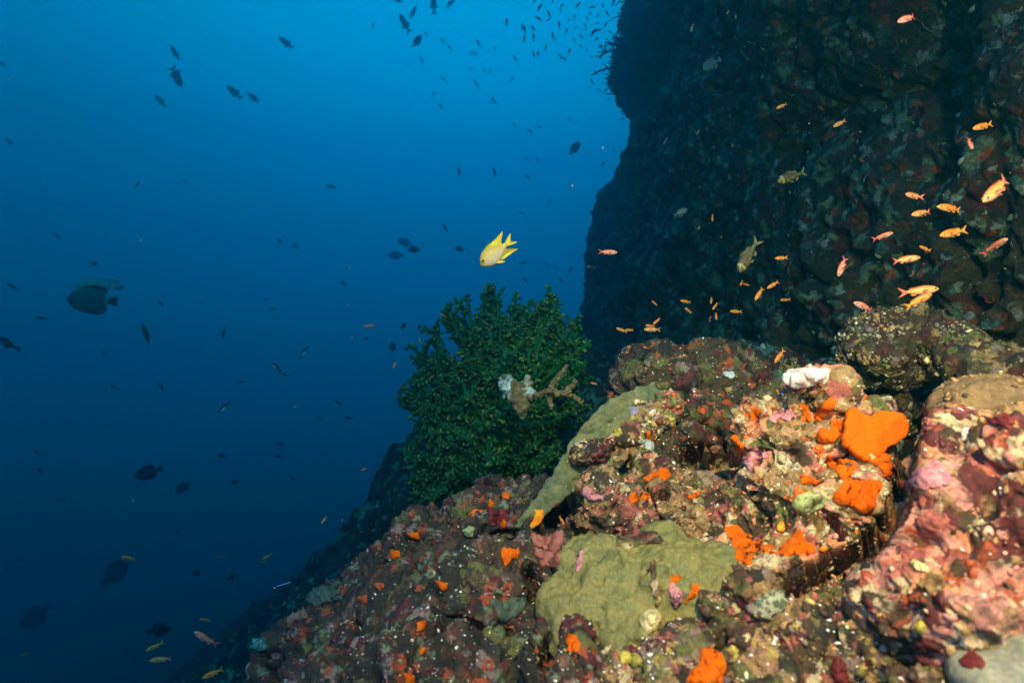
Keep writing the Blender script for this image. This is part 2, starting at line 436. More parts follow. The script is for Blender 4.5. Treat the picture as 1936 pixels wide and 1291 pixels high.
def knobs(o, n, pal, size, sd=0.45, seed=0, flat=0.5, stub=False, name='encrusting_growth', cluster=14.0, cut=0.0, ymax=99):
    """many small growths (sponges, barnacles, tunicates) sitting on a rock: one uncountable part of it"""
    me = o.data
    rng = np.random.default_rng(seed + 100)
    V, Nn = mesh_arrays(me)
    me.calc_loop_triangles()
    T = np.empty(len(me.loop_triangles) * 3, dtype=np.int32); me.loop_triangles.foreach_get('vertices', T); T = T.reshape(-1, 3)
    off = np.array(o.location)
    A, B, C_ = V[T[:, 0]], V[T[:, 1]], V[T[:, 2]]
    cr = np.cross(B - A, C_ - A); ar = np.linalg.norm(cr, axis=1); nn = cr / np.maximum(ar, 1e-12)[:, None]
    cen = (A + B + C_) / 3 + off
    vd = CAM - cen; dist = np.linalg.norm(vd, axis=1); vd /= dist[:, None]
    w = ar * ((nn * vd).sum(1) > -0.15)
    uu = 968 + cen[:, 0] / np.maximum(cen[:, 1], .05) * F; vv = 645.5 - (cen[:, 2] - 3) / np.maximum(cen[:, 1], .05) * F
    w = w * (uu > -150) * (uu < 2090) * (vv > -150) * (vv < 1440) / np.maximum(dist, .4) ** 1.2
    if cluster:
        w = w * np.clip(fbm(cen * cluster, 3, seed + 3) * 3 + 0.6 - cut, 0.03, 1)
    for pl in PATCHED:                      # growths do not sit on what has overgrown the rock
        lo, hi = pl.min(0), pl.max(0)
        near = np.nonzero((uu > lo[0]) & (uu < hi[0]) & (vv > lo[1]) & (vv < hi[1]) & (w > 0))[0]
        if len(near):
            ins = np.zeros(len(near), bool)
            for (x1, y1), (x2, y2) in zip(pl, np.roll(pl, -1, 0)):
                c = ((y1 > vv[near]) != (y2 > vv[near])) & (uu[near] < (x2 - x1) * (vv[near] - y1) / (y2 - y1 + 1e-12) + x1)
                ins ^= c
            w[near[ins]] *= .02
    idx = rng.choice(len(T), n, p=w / w.sum())
    r1, r2 = rng.random(n), rng.random(n)
    fl = r1 + r2 > 1; r1[fl], r2[fl] = 1 - r1[fl], 1 - r2[fl]
    p = A[idx] + (B[idx] - A[idx]) * r1[:, None] + (C_[idx] - A[idx]) * r2[:, None]
    nrm = nn[idx] + rng.normal(0, .25, (n, 3)); nrm /= np.linalg.norm(nrm, axis=1)[:, None]
    t1 = np.cross(nrm, rng.normal(0, 1, (n, 3))); t1 /= np.linalg.norm(t1, axis=1)[:, None]
    t2 = np.cross(nrm, t1)
    s = size * np.exp(rng.normal(0, sd, n))
    s = np.minimum(s, size * 2.6)
    # colours run in clumps
    q = (fbm((p + off) * cluster * 1.6, 2, seed + 8) * 1.1 + 0.5 + rng.normal(0, .22, n))
    ci = (np.clip(q, 0, .999) * len(pal)).astype(int)
    cols = np.array([PAL[c] for c in pal])[ci] * np.exp(rng.normal(0, .28, n))[:, None]
    cols = np.clip(cols, 0, .85)
    bv, bf = ICO1
    k = len(bv)
    jit = 1 + rng.normal(0, .27, (n, k))
    ax = np.stack([s * rng.uniform(.7, 1.4, n), s * rng.uniform(.7, 1.4, n), s * (flat if not stub else 1.0) * rng.uniform(.5, 1.3, n)], 1)
    L = bv[None] * ax[:, None, :] * jit[:, :, None]
    W = p[:, None, :] + L[:, :, 0:1] * t1[:, None] + L[:, :, 1:2] * t2[:, None] + L[:, :, 2:3] * nrm[:, None]
    cc = np.repeat(cols[:, None], k, 1) * (1 + .0 * bv[None, :, 2:3])
    Fc = (bf[None] + (np.arange(n) * k)[:, None, None]).reshape(-1, 3)
    m2 = mesh_np(name, W.reshape(-1, 3), [Fc], cc.reshape(-1, 3))
    k_o = link(name, m2, M['growth'], o)
    k_o['kind'] = 'stuff'
    return k_o

# ---- the underlying slope: a height field through survey points
pts = np.array([
    (-1.2, .2, 1.2), (-.5, .3, 2.1), (0, .3, 2.45), (.3, .3, 2.52), (.6, .3, 2.58), (1.2, .3, 2.7),
    (-1.2, .8, 1.3), (-.6, .8, 2.1), (-.3, .8, 2.36), (0, .8, 2.50), (.3, .8, 2.55), (.6, .8, 2.48), (1.0, .8, 2.74),
    (-1.2, 1.2, 1.5), (-.6, 1.2, 2.1), (-.4, 1.2, 2.32), (-.2, 1.25, 2.46), (0, 1.2, 2.56), (.3, 1.2, 2.6), (.6, 1.2, 2.46), (1.0, 1.2, 2.78), (1.4, 1.2, 2.9),
    (-1.4, 1.7, 1.3), (-.8, 1.7, 1.85), (-.4, 1.7, 2.1), (-.1, 1.7, 2.32), (.2, 1.7, 2.52), (.5, 1.7, 2.62), (.9, 1.7, 2.74), (1.4, 1.7, 2.85),
    (-2.3, 2.6, .5), (-1.6, 2.6, 1.36), (-1.0, 2.6, 1.80), (-.5, 2.6, 2.02), (0, 2.6, 2.2), (.4, 2.6, 2.45), (.8, 2.6, 2.62), (1.4, 2.6, 2.85),
    (-2.6, 4, .2), (-2.1, 4, .7), (-1.14, 4, 1.60), (-.72, 4, 2.42), (-.4, 4, 2.6), (0, 4, 2.8), (.5, 4, 2.85), (1.4, 4, 3.0),
    (-3.4, 6, -.6), (-1.6, 6, 1.1), (-.5, 6, 2.55), (.5, 6, 2.95), (1.4, 6, 3.1),
    (-5, 9, -2), (-2, 9, .4), (0, 9, 2.5), (1.3, 9, 3.1), (-6, 13, -3), (-1, 13, 1.0), (2, 13, 3)])
def tps(pt, q):
    def k(a, b):
        r = np.sqrt(((a[:, None] - b[None]) ** 2).sum(2)) + 1e-9
        return r
    n = len(pt); K = k(pt[:, :2], pt[:, :2]) - 0.0
    Pm = np.c_[np.ones(n), pt[:, :2]]
    Amat = np.block([[K, Pm], [Pm.T, np.zeros((3, 3))]])
    s = np.linalg.solve(Amat, np.r_[pt[:, 2], np.zeros(3)])
    return k(q, pt[:, :2]) @ s[:n] + np.c_[np.ones(len(q)), q] @ s[n:]
ny, nx = 420, 420
yy = 0.3 * (13 / 0.3) ** (np.linspace(0, 1, ny))
tt = np.linspace(-1.0, 1.0, nx)
Yg = np.repeat(yy, nx); Xg = np.tile(tt, ny) * np.minimum(np.maximum(Yg * 1.1, .9), 6.5)
Zg = tps(pts, np.c_[Xg, Yg])
G = np.c_[Xg, Yg, Zg]
amp = np.clip((Yg - 1.2) / 1.2, .22, 1.6)
dz = -.07 * amp + .13 * amp * fbm(G * 2.2, 4, 3) + .12 * amp * (0.6 - cells(G * 3.4 + .4 * np.stack([vnoise(G * 3, q) for q in (7, 8, 9)], 1), 5)) + .018 * amp * fbm(G * 26, 3, 6) + .02 * amp * (0.6 - cells(G * 22, 8))
G[:, 2] += dz
G[:, 0] -= .35 * dz
G = carve(G)
ii = np.arange((ny - 1) * nx).reshape(ny - 1, nx)[:, :-1].ravel()
quads = np.stack([ii, ii + 1, ii + 1 + nx, ii + nx], 1)
slope = link('reef_slope', mesh_np('reef_slope', G, [quads]), M['slope'])
slope['kind'] = 'structure'

# ---- the wall
nY, nT = 560, 470
wy = 0.75 * (15 / 0.75) ** np.linspace(0, 1, nY)
wtv = np.linspace(-.42, 1.25, nT)
Yg = np.repeat(wy, nT); Zg = 3 + np.tile(wtv, nY) * np.maximum(Yg, .9)
prof_z = [-2, 3.0, 3.6, 4.36, 5.05, 5.6, 6.1, 6.55, 6.9, 7.5, 9, 12]
prof_d = [-.26, -.16, -.06, .04, .08, .60, .76, .36, .28, .80, 1.05, 1.4]
Xg = 1.42 - .047 * (Yg - 1.6) + np.interp(Zg, prof_z, prof_d) * np.clip((Yg - 3) / 5, 0, 1.0)
Xg += np.clip(Yg - 8.6, 0, 99) * .55
W = np.c_[Xg, Yg, Zg]
warp = W + .12 * np.stack([fbm(W * 2.5, 3, q) for q in (4, 5, 6)], 1)
dx = .26 * fbm(W * 1.3, 5, 21) + .10 * fbm(warp * 3.4, 4, 33) + .02 * (0.6 - cells(warp * 5, 23)) + .032 * fbm(W * 10, 4, 24) + .022 * fbm(W * 26, 4, 26)
dx -= .12 * np.clip(1 - np.abs(fbm(warp * 1.7, 3, 37)) / .09, 0, 1)
W[:, 0] -= dx
ii = np.arange((nY - 1) * nT).reshape(nY - 1, nT)[:, :-1].ravel()
quads = np.stack([ii, ii + nT, ii + 1 + nT, ii + 1], 1)
wall = link('reef_wall', mesh_np('reef_wall', W, [quads]), M['wall'])
wall['kind'] = 'structure'

# ---- rocks and heads of the foreground reef
peak = rock('reef_rock', 'dark brown rocky peak rising behind the grey green plate coral', 'rock', [
    (1245, 770, 1.78, 105, 108, .17), (1330, 775, 1.80, 120, 112, .18), (1420, 800, 1.75, 85, 78, .15), (1215, 820, 1.66, 65, 90, .13),
    (1300, 870, 1.62, 170, 95, .17), (1195, 880, 1.55, 80, 70, .11), (1390, 880, 1.50, 100, 70, .14), (1230, 860, 1.46, 80, 62, .10), (1170, 940, 1.5, 80, 60, .11),
    (1290, 800, 1.52, 70, 55, .1), (1370, 830, 1.5, 70, 60, .1)],
    M['peak'], .0050, [('f', 4, .06), ('r', 5, .034), ('f', 12, .034), ('r', 13, .014), ('c', 24, .010), ('f', 36, .014), ('h', 22, .022), ('f', 90, .006), ('f', 170, .0035)], 3)
left = rock('reef_rock', 'long dark maroon reef mound sloping down from the plate coral to the lower left', 'rock', [
    (560, 1255, 1.25, 75, 75, .10), (650, 1190, 1.28, 80, 90, .12), (720, 1125, 1.30, 85, 100, .13), (810, 1060, 1.32, 95, 95, .13), (900, 1010, 1.34, 80, 88, .13),
    (985, 985, 1.36, 75, 90, .13), (760, 1230, 1.12, 170, 130, .14), (930, 1160, 1.12, 160, 140, .15), (1030, 1110, 1.15, 90, 120, .13), (620, 1340, 1.0, 130, 100, .12), (880, 1320, .92, 230, 110, .15),
    (1050, 1010, 1.30, 70, 70, .11), (690, 1085, 1.34, 45, 45, .07), (940, 935, 1.40, 45, 42, .07), (1080, 1290, .86, 100, 90, .12)],
    M['left'], .0036, ROUGH, 8)
mid = rock('reef_rock', 'knobbly pink and tan rock in the middle between plate coral and orange outcrop', 'rock', [
    (1160, 965, 1.22, 66, 56, .075), (1120, 975, 1.26, 40, 42, .06), (1260, 935, 1.30, 85, 55, .08), (1235, 1000, 1.20, 90, 55, .09), (1330, 985, 1.18, 110, 75, .11), (1340, 905, 1.30, 75, 42, .08),
    (1430, 990, 1.12, 110, 90, .12), (1310, 1050, 1.13, 120, 60, .10), (1420, 1070, 1.05, 110, 70, .11), (1230, 905, 1.36, 45, 28, .06)],
    M['mid'], .0034, ROUGH, 14)
outcrop = rock('reef_rock', 'brightly encrusted outcrop carrying the big orange sponge', 'rock', [
    (1535, 775, 1.14, 60, 66, .075), (1440, 815, 1.14, 58, 52, .07), (1410, 850, 1.12, 35, 40, .05), (1490, 850, 1.10, 90, 75, .09), (1585, 825, 1.12, 75, 75, .085), (1500, 930, 1.04, 110, 80, .10),
    (1620, 900, 1.06, 70, 70, .085), (1610, 960, 1.00, 62, 48, .07), (1530, 1020, .98, 95, 60, .09), (1460, 1050, .96, 95, 60, .09), (1625, 800, 1.14, 50, 40, .06), (1535, 744, 1.12, 42, 34, .06), (1430, 785, 1.15, 46, 36, .06), (1400, 815, 1.13, 30, 40, .05)],
    M['outcrop'], .0030, ROUGH, 20)
pinkrock = rock('reef_rock', 'blurred pink and red encrusted boulder close by at the lower right', 'rock', [
    (1835, 880, .88, 90, 95, .08), (1930, 890, .84, 120, 110, .09), (1805, 968, .84, 78, 80, .08), (1880, 1010, .76, 150, 120, .10), (1768, 1120, .79, 102, 84, .09),
    (1870, 1140, .68, 190, 110, .10), (1760, 1190, .70, 120, 90, .09), (1990, 1000, .74, 120, 200, .10)],
    M['pinkrock'], .0028, [('f', 6, .040), ('r', 7, .020), ('c', 20, .014), ('f', 24, .016), ('r', 22, .008), ('f', 60, .008), ('h', 34, .014), ('f', 150, .0035)], 26)
tanrock = rock('reef_rock', 'smooth tan brown rock capping the pink boulder at the right edge', 'rock', [
    (1860, 770, .96, 98, 58, .08), (1940, 800, .92, 110, 80, .08), (1800, 800, .97, 45, 40, .05)],
    M['tanrock'], .005, [('f', 9, .018), ('c', 24, .010), ('f', 46, .006), ('f', 130, .002)], 31)
rubble = rock('reef_rock', 'yellow and white encrusted rubble along the bottom below the orange outcrop', 'rock', [
    (1480, 1180, .86, 120, 80, .09), (1590, 1160, .86, 100, 75, .09), (1660, 1260, .74, 130, 90, .09), (1520, 1275, .76, 150, 80, .09), (1350, 1318, .78, 130, 70, .09), (1200, 1335, .80, 140, 65, .09),
    (1590, 1112, .92, 55, 30, .05), (1790, 1330, .62, 130, 80, .08)],
    M['rubble'], .0028, ROUGH, 36)
greyrock = rock('reef_rock', 'smooth grey blurred rock in the bottom right corner', 'rock', [
    (1900, 1290, .60, 95, 62, .05), (1960, 1240, .60, 70, 60, .05)],
    organic('grey_rock', (.26, .25, .20), (.18, .18, .15), 30, bump=.3), .004, [('f', 10, .010), ('f', 40, .004)], 39)
ledge = rock('reef_rock', 'brown speckled rock ledge over the dark hollow before the wall', 'rock', [
    (1700, 640, 1.72, 85, 52, .13), (1660, 665, 1.68, 60, 45, .10), (1760, 660, 1.70, 70, 40, .12), (1700, 690, 1.75, 95, 35, .12), (1830, 690, 1.6, 80, 36, .12), (1900, 720, 1.5, 80, 50, .12), (1640, 760, 1.95, 60, 80, .12)],
    M['ledge'], .008, [('f', 5, .06), ('r', 6, .03), ('f', 16, .03), ('c', 26, .010), ('f', 45, .012), ('f', 110, .005)], 42)
dimrock = rock('reef_rock', 'dim blue grey rock behind the peak and the white sponge cap', 'rock', [
    (1480, 730, 2.5, 110, 65, .25), (1400, 700, 2.6, 70, 50, .2), (1580, 740, 2.4, 90, 60, .22), (1330, 700, 2.9, 90, 40, .2)],
    M['dim'], .014, [('f', 5, .05), ('c', 12, .04), ('f', 26, .02), ('c', 36, .012)], 47)
green = rock('lobed_coral', 'lumpy olive green coral head spreading below the plate coral', 'coral', [
    (1105, 1080, 1.05, 46, 78, .09), (1175, 1085, 1.02, 60, 86, .11), (1250, 1092, 1.00, 96, 86, .13), (1330, 1125, .98, 78, 76, .12), (1150, 1165, .96, 84, 84, .12), (1076, 1170, .98, 42, 76, .09),
    (1250, 1180, .93, 118, 72, .13), (1355, 1185, .90, 88, 54, .11), (1095, 1235, .98, 42, 60, .08), (1300, 1070, 1.06, 60, 48, .09), (1210, 1225, .89, 88, 48, .10)],
    M['green'], .0045, [('f', 6, .040), ('c', 14, .011), ('r', 8, .009), ('f', 22, .024), ('h', 26, .016), ('c', 50, .004), ('f', 110, .0024)], 52, smooth=8)

# ------------------------------------------------------------------ patches that follow the rock, and free standing plates
bpy.context.view_layer.update()
def cast(u, v, targets):
    d = Vector(P(u, v, 1.0) - CAM).normalized(); o0 = Vector(CAM)
    best = None
    for t in targets:
        loc = Vector(t.location)
        hit, p, n, _ = t.ray_cast(o0 - loc, d)
        if hit:
            dd = (p + loc - o0).length
            if best is None or dd < best[0]:
                best = (dd, p + loc, n)
    return best
def poly_grid(poly, stepx, rough, seed):
    poly = np.array(poly, float)
    lo, hi = poly.min(0) - 4, poly.max(0) + 4
    us, vs = np.arange(lo[0], hi[0], stepx), np.arange(lo[1], hi[1], stepx)
    U, Vv = np.meshgrid(us, vs); q = np.c_[U.ravel(), Vv.ravel()]
    w = np.c_[q / 14.0, np.full(len(q), seed * 3.7)]
    qq = q + rough * np.c_[fbm(w * 1.0, 3, seed), fbm(w * 1.0 + 50, 3, seed + 4)]
    qq = qq + .28 * rough * np.c_[fbm(np.c_[q / 4.5, np.zeros(len(q))], 2, seed + 9), fbm(np.c_[q / 4.5 + 31, np.zeros(len(q))], 2, seed + 13)]
    a, b = poly, np.roll(poly, -1, 0)
    inside = np.zeros(len(q), bool); dist = np.full(len(q), 1e9)
    for (x1, y1), (x2, y2) in zip(a, b):
        c = ((y1 > qq[:, 1]) != (y2 > qq[:, 1])) & (qq[:, 0] < (x2 - x1) * (qq[:, 1] - y1) / (y2 - y1 + 1e-12) + x1)
        inside ^= c
        L2 = (x2 - x1) ** 2 + (y2 - y1) ** 2 + 1e-9
        t = np.clip(((qq[:, 0] - x1) * (x2 - x1) + (qq[:, 1] - y1) * (y2 - y1)) / L2, 0, 1)
        dist = np.minimum(dist, np.hypot(qq[:, 0] - x1 - t * (x2 - x1), qq[:, 1] - y1 - t * (y2 - y1)))
    nu = len(us); nv = len(vs)
    ins = inside.reshape(nv, nu)
    quad = ins[:-1, :-1] & ins[1:, :-1] & ins[:-1, 1:] & ins[1:, 1:]
    r, c = np.nonzero(quad)
    i0 = r * nu + c
    f = np.stack([i0, i0 + nu, i0 + nu + 1, i0 + 1], 1)
    return q, dist, f
def finish_grid(q, dist, f):
    used = np.unique(f); mp = -np.ones(len(q), int); mp[used] = np.arange(len(used))
    return q[used].copy(), dist[used], mp[f]
def boundary(f):
    e = {}
    for quad in f:
        for a, b in zip(quad, np.roll(quad, -1)):
            if (b, a) in e:
                del e[(b, a)]
            else:
                e[(a, b)] = 1
    return list(e)
def soften(q, edges, it=3):
    nb = {}
    for a, b in edges:
        nb.setdefault(a, []).append(b); nb.setdefault(b, []).append(a)
    for _ in range(it):
        new = q.copy()
        for a, l in nb.items():
            new[a] = .5 * q[a] + .5 * q[l].mean(0)
        q = new
    return q
REEF = [peak, left, mid, outcrop, pinkrock, tanrock, rubble, green, ledge, dimrock, greyrock]
def patch(name, label, cat, poly, mat, thick=.006, targets=None, rough=7, seed=None, group=None, lump=.35, edge=None):
    targets = targets or REEF
    seed = seed if seed is not None else random.randint(1, 999)
    poly = np.array(poly, float)
    PATCHED.append(poly)
    ext = max(np.ptp(poly[:, 0]), np.ptp(poly[:, 1]))
    st = min(3.2, max(1.3, ext / 26))
    q, dist, f = finish_grid(*poly_grid(poly, st, min(rough, ext * .12), seed))
    if len(f) == 0:
        print('EMPTY', label); return None
    q = soften(q, boundary(f))
    hits = [cast(u, v, targets) for u, v in q]
    dd = np.array([h[0] if h else np.nan for h in hits])
    med = np.nanmedian(dd)
    ok = np.abs(dd - med) < .16 * max(med, .7)
    f = f[ok[f].all(1)]
    if len(f) == 0:
        print('NOHIT', label); return None
    Pp = np.array([tuple(h[1]) if h else (0, 0, 0) for h in hits]); Nn = np.array([tuple(h[2]) if h else (0, -1, 0) for h in hits])
    nm = Nn[ok].mean(0); nm /= np.linalg.norm(nm)
    Nn = .45 * Nn + .55 * nm; Nn /= np.linalg.norm(Nn, axis=1)[:, None]
    e = edge or max(3.0, ext * .10)
    # flatten the rock's relief a little under the growth
    h = thick * (1 - np.exp(-dist / e)) * (1 + lump * fbm(Pp * 55, 3, seed) * 1.6)
    used = np.unique(f); mp = -np.ones(len(q), int); mp[used] = np.arange(len(used))
    ex = st * med / F
    ln = np.max([np.linalg.norm(Pp[f[:, a]] - Pp[f[:, b]], axis=1) for a, b in ((0, 1), (1, 2), (2, 3), (3, 0))], axis=0)
    f = f[ln < 8.5 * ex]
    if len(f) > 1:                          # keep the one largest connected piece
        lab_ = np.arange(len(q))
        for _ in range(400):
            m = lab_[f].min(1); new = lab_.copy()
            np.minimum.at(new, f.ravel(), np.repeat(m, 4))
            if (new == lab_).all(): break
            lab_ = new
        fl = lab_[f[:, 0]]; ids, cnt = np.unique(fl, return_counts=True)
        f = f[fl == ids[cnt.argmax()]]
    if len(f) < 4:
        print('STRETCHED', label); return None
    used = np.unique(f); mp = -np.ones(len(q), int); mp[used] = np.arange(len(used))
    f = mp[f]; top = (Pp + Nn * (h + .0012)[:, None])[used]; bot = (Pp - Nn * .006)[used]
    # relax the top so that it bridges pits
    n = len(top)
    ed = np.concatenate([f[:, [0, 1]], f[:, [1, 2]], f[:, [2, 3]], f[:, [3, 0]]])
    for _ in range(4):
        acc = np.zeros((n, 3)); cnt = np.zeros(n)
        np.add.at(acc, ed[:, 0], top[ed[:, 1]]); np.add.at(cnt, ed[:, 0], 1)
        np.add.at(acc, ed[:, 1], top[ed[:, 0]]); np.add.at(cnt, ed[:, 1], 1)
        avg = acc / cnt[:, None]
        mv = ((avg - top) * Nn[used]).sum(1)
        top = top + Nn[used] * np.clip(mv, -.002, 1)[:, None] * .6
    be = boundary(f)
    sk = np.array([(a, a + n, b + n, b) for a, b in be])
    V = np.concatenate([top, bot])
    base = V.mean(0)
    me = mesh_np(name, V - base, [f[:, ::1], sk])
    o = link(name, me, mat, None, base)
    tag(o, label, cat, group)
    return o
def plate(name, label, cat, poly, depth, mat, thick=.012, rough=4, seed=1, group=None, wav=.006, edge=10.0, bulge=0.0, st=None):
    """a sheet with its own depth, rounded rim and thickness"""
    poly = np.array(poly, float)
    ext = max(np.ptp(poly[:, 0]), np.ptp(poly[:, 1]))
    st = st or min(4.0, max(1.5, ext / 60))
    q, dist, f = finish_grid(*poly_grid(poly, st, rough, seed))
    be = boundary(f)
    q = soften(q, be)
    Y = np.array([depth(u, v) for u, v in q])
    mid_ = np.stack([(q[:, 0] - 968) / F * Y, Y, 3 - (q[:, 1] - 645.5) / F * Y], 1)
    mid_[:, 1] += wav * fbm(mid_ * 22, 3, seed) * 2 - bulge * (1 - np.exp(-dist / (3 * edge)))
    tm = mesh_np('t', mid_, [f]); _, Nn = mesh_arrays(tm); bpy.data.meshes.remove(tm)
    vd = CAM - mid_
    flip = ((Nn * vd).sum(1) < 0)
    Nn[flip] *= -1
    prof = np.sqrt(np.clip(1 - np.clip(1 - dist / edge, 0, 1) ** 2, .02, 1))
    t = thick * prof
    front = mid_ + Nn * t[:, None] * .5; back = mid_ - Nn * t[:, None] * .5
    n = len(front)
    sk = np.array([(a, b, b + n, a + n) for a, b in be])
    V = np.concatenate([front, back]); base = V.mean(0)
    me = mesh_np(name, V - base, [f, f[:, ::-1] + n, sk])
    import bmesh
    bm = bmesh.new(); bm.from_mesh(me); bmesh.ops.recalc_face_normals(bm, faces=bm.faces); bm.to_mesh(me); bm.free()
    o = link(name, me, mat, None, base)
    tag(o, label, cat, group)
    return o
Z4 = lambda L: [(1360 + x / 4.035, 680 + y / 4.035) for x, y in L]      # survey sheets drawn at different scales
Z3 = lambda L: [(1236 + x / 2.764, 824 + y / 2.764) for x, y in L]
ZL = lambda L: [(640 + x / 2.764, 824 + y / 2.764) for x, y in L]
ZG = lambda L: [(1000 + x / 4.151, 980 + y / 4.151) for x, y in L]
ZP = lambda L: [(1000 + x / 4.033, 700 + y / 4.033) for x, y in L]
ZW = lambda L: [(1236 + x / 2.764, y / 2.764) for x, y in L]
ZR = lambda L: [(1236 + x / 2.764, 420 + y / 2.764) for x, y in L]
def disc(u, v, r, ry=None, n=10):
    ry = ry or r
    return [(u + r * math.cos(a) * random.uniform(.85, 1.15), v + ry * math.sin(a) * random.uniform(.85, 1.15)) for a in [i * 2 * math.pi / n for i in range(n)]]
OG = 'orange sponges encrusting the foreground reef'

slab = plate('plate_coral', 'long grey green plate coral draped down the left side of the brown peak', 'coral',
      [(1276, 718), (1240, 722), (1200, 734), (1160, 750), (1130, 770), (1104, 796), (1086, 822), (1070, 850), (1053, 880), (1030, 912), (1004, 946), (980, 980), (968, 1003), (998, 998),
       (1024, 982), (1044, 960), (1068, 942), (1094, 928), (1120, 914), (1152, 900), (1178, 880), (1192, 850), (1200, 815), (1206, 785), (1232, 765), (1266, 744)],
      lambda u, v: 1.20 + (1000 - v) / 280 * .165 + (u - 972) / 300 * .07, M['plate'], .011, rough=7, seed=5, wav=.011, edge=4, bulge=.0, st=2.4)
bpy.context.view_layer.update()
for lab, poly, mt, th in (('brown and yellow crust growing over the right rim of the plate coral', [(1232, 752), (1272, 738), (1250, 765), (1214, 800), (1206, 850), (1186, 888), (1150, 905), (1128, 908), (1140, 888), (1158, 868), (1163, 830), (1172, 800), (1196, 768)], 'mid', .010),
                          ('maroon crust on the lower rim of the plate coral', [(1030, 972), (1052, 948), (1088, 922), (1122, 908), (1126, 920), (1096, 936), (1066, 958), (1040, 984)], 'left', .006),
                          ('small speckled crust at the upper edge of the plate coral', [(1236, 722), (1262, 716), (1280, 722), (1262, 736), (1240, 734)], 'mid', .006)):
    patch('encrusting_algae', lab, 'algae', poly, M[mt], th, targets=[slab], rough=9)
# dark lumps that grow over the plate
rock('reef_rock', 'small maroon lump lying on the lower fold of the plate coral', 'rock', [(1120, 853, 1.305, 36, 20, .030), (1100, 860, 1.29, 17, 15, .025), (1156, 842, 1.32, 34, 18, .030), (1190, 826, 1.34, 28, 22, .03)],
     M['peak'], .004, [('f', 14, .012), ('c', 50, .008), ('f', 90, .004)], 60)
lump = ROCKS[-1]; knobs(lump, 700, ['maroon', 'brown', 'tan', 'olive', 'cream'], .0036, seed=61)
rock('reef_rock', 'colourful yellow and mauve lump at the upper rim of the plate coral', 'rock', [(1232, 788, 1.40, 44, 28, .045), (1262, 768, 1.42, 32, 26, .04), (1212, 812, 1.37, 26, 22, .035), (1200, 860, 1.36, 34, 30, .04)],
     M['mid'], .0045, [('f', 14, .014), ('c', 46, .009), ('f', 90, .004)], 63)
lump2 = ROCKS[-1]; knobs(lump2, 900, ['yellow', 'mauve', 'tan', 'olive', 'rust', 'cream', 'rose'], .0042, seed=64)
for lab, poly, mt in (('mixed brown crust lapping over the lower right rim of the olive coral head', [(1270, 1225), (1320, 1195), (1390, 1165), (1430, 1190), (1410, 1240), (1330, 1262), (1280, 1255)], 'rubble'),
                      ('tan crust lapping over the right rim of the olive coral head', [(1330, 1050), (1365, 1075), (1385, 1120), (1420, 1140), (1430, 1100), (1390, 1050), (1350, 1030)], 'mid'),
                      ('brown crust breaking the top of the olive coral head', [(1160, 1010), (1200, 1000), (1245, 1008), (1262, 1030), (1215, 1032), (1190, 1045), (1165, 1035)], 'mid'),
                      ('maroon crust running down the lower left of the olive coral head', [(1085, 1180), (1112, 1172), (1130, 1215), (1140, 1270), (1105, 1275), (1080, 1235)], 'left'),
                      ('brown seam crossing the middle of the olive coral head', [(1225, 1060), (1238, 1055), (1246, 1090), (1252, 1140), (1240, 1150), (1232, 1110)], 'rubble')):
    patch('encrusting_algae', lab, 'algae', poly, M[mt], .006, rough=10)
bpy.context.view_layer.update()
REEF += [lump, lump2]
bpy.context.view_layer.update()

rock('sponge', 'white lumpy sponge capping the top of the outcrop', 'sponge', [(1504, 718, 1.09, 17, 11, .03), (1516, 709, 1.09, 17, 12, .035), (1533, 706, 1.09, 18, 12, .035), (1550, 710, 1.09, 17, 12, .035), (1563, 720, 1.09, 12, 12, .03)],
     M['white'], .0026, [('f', 30, .012), ('c', 60, .008), ('f', 90, .005)], 66)
plate('sponge', 'large bright orange sponge lobe jutting over the dark crevice', 'sponge',
      Z4([(950, 470), (960, 400), (1000, 360), (1060, 390), (1100, 420), (1150, 430), (1200, 395), (1260, 400), (1310, 398), (1370, 410), (1420, 445), (1440, 490), (1430, 560), (1390, 610), (1310, 660),
          (1270, 690), (1230, 740), (1170, 760), (1090, 770), (1040, 740), (1000, 690), (950, 650), (935, 590), (945, 530)]),
      lambda u, v: 1.0 + (v - 820) * -.0005 + (u - 1650) * .0001, M['orange'], .013, rough=4, seed=9, group=OG, wav=.004, edge=4.5, bulge=.0, st=2.0)
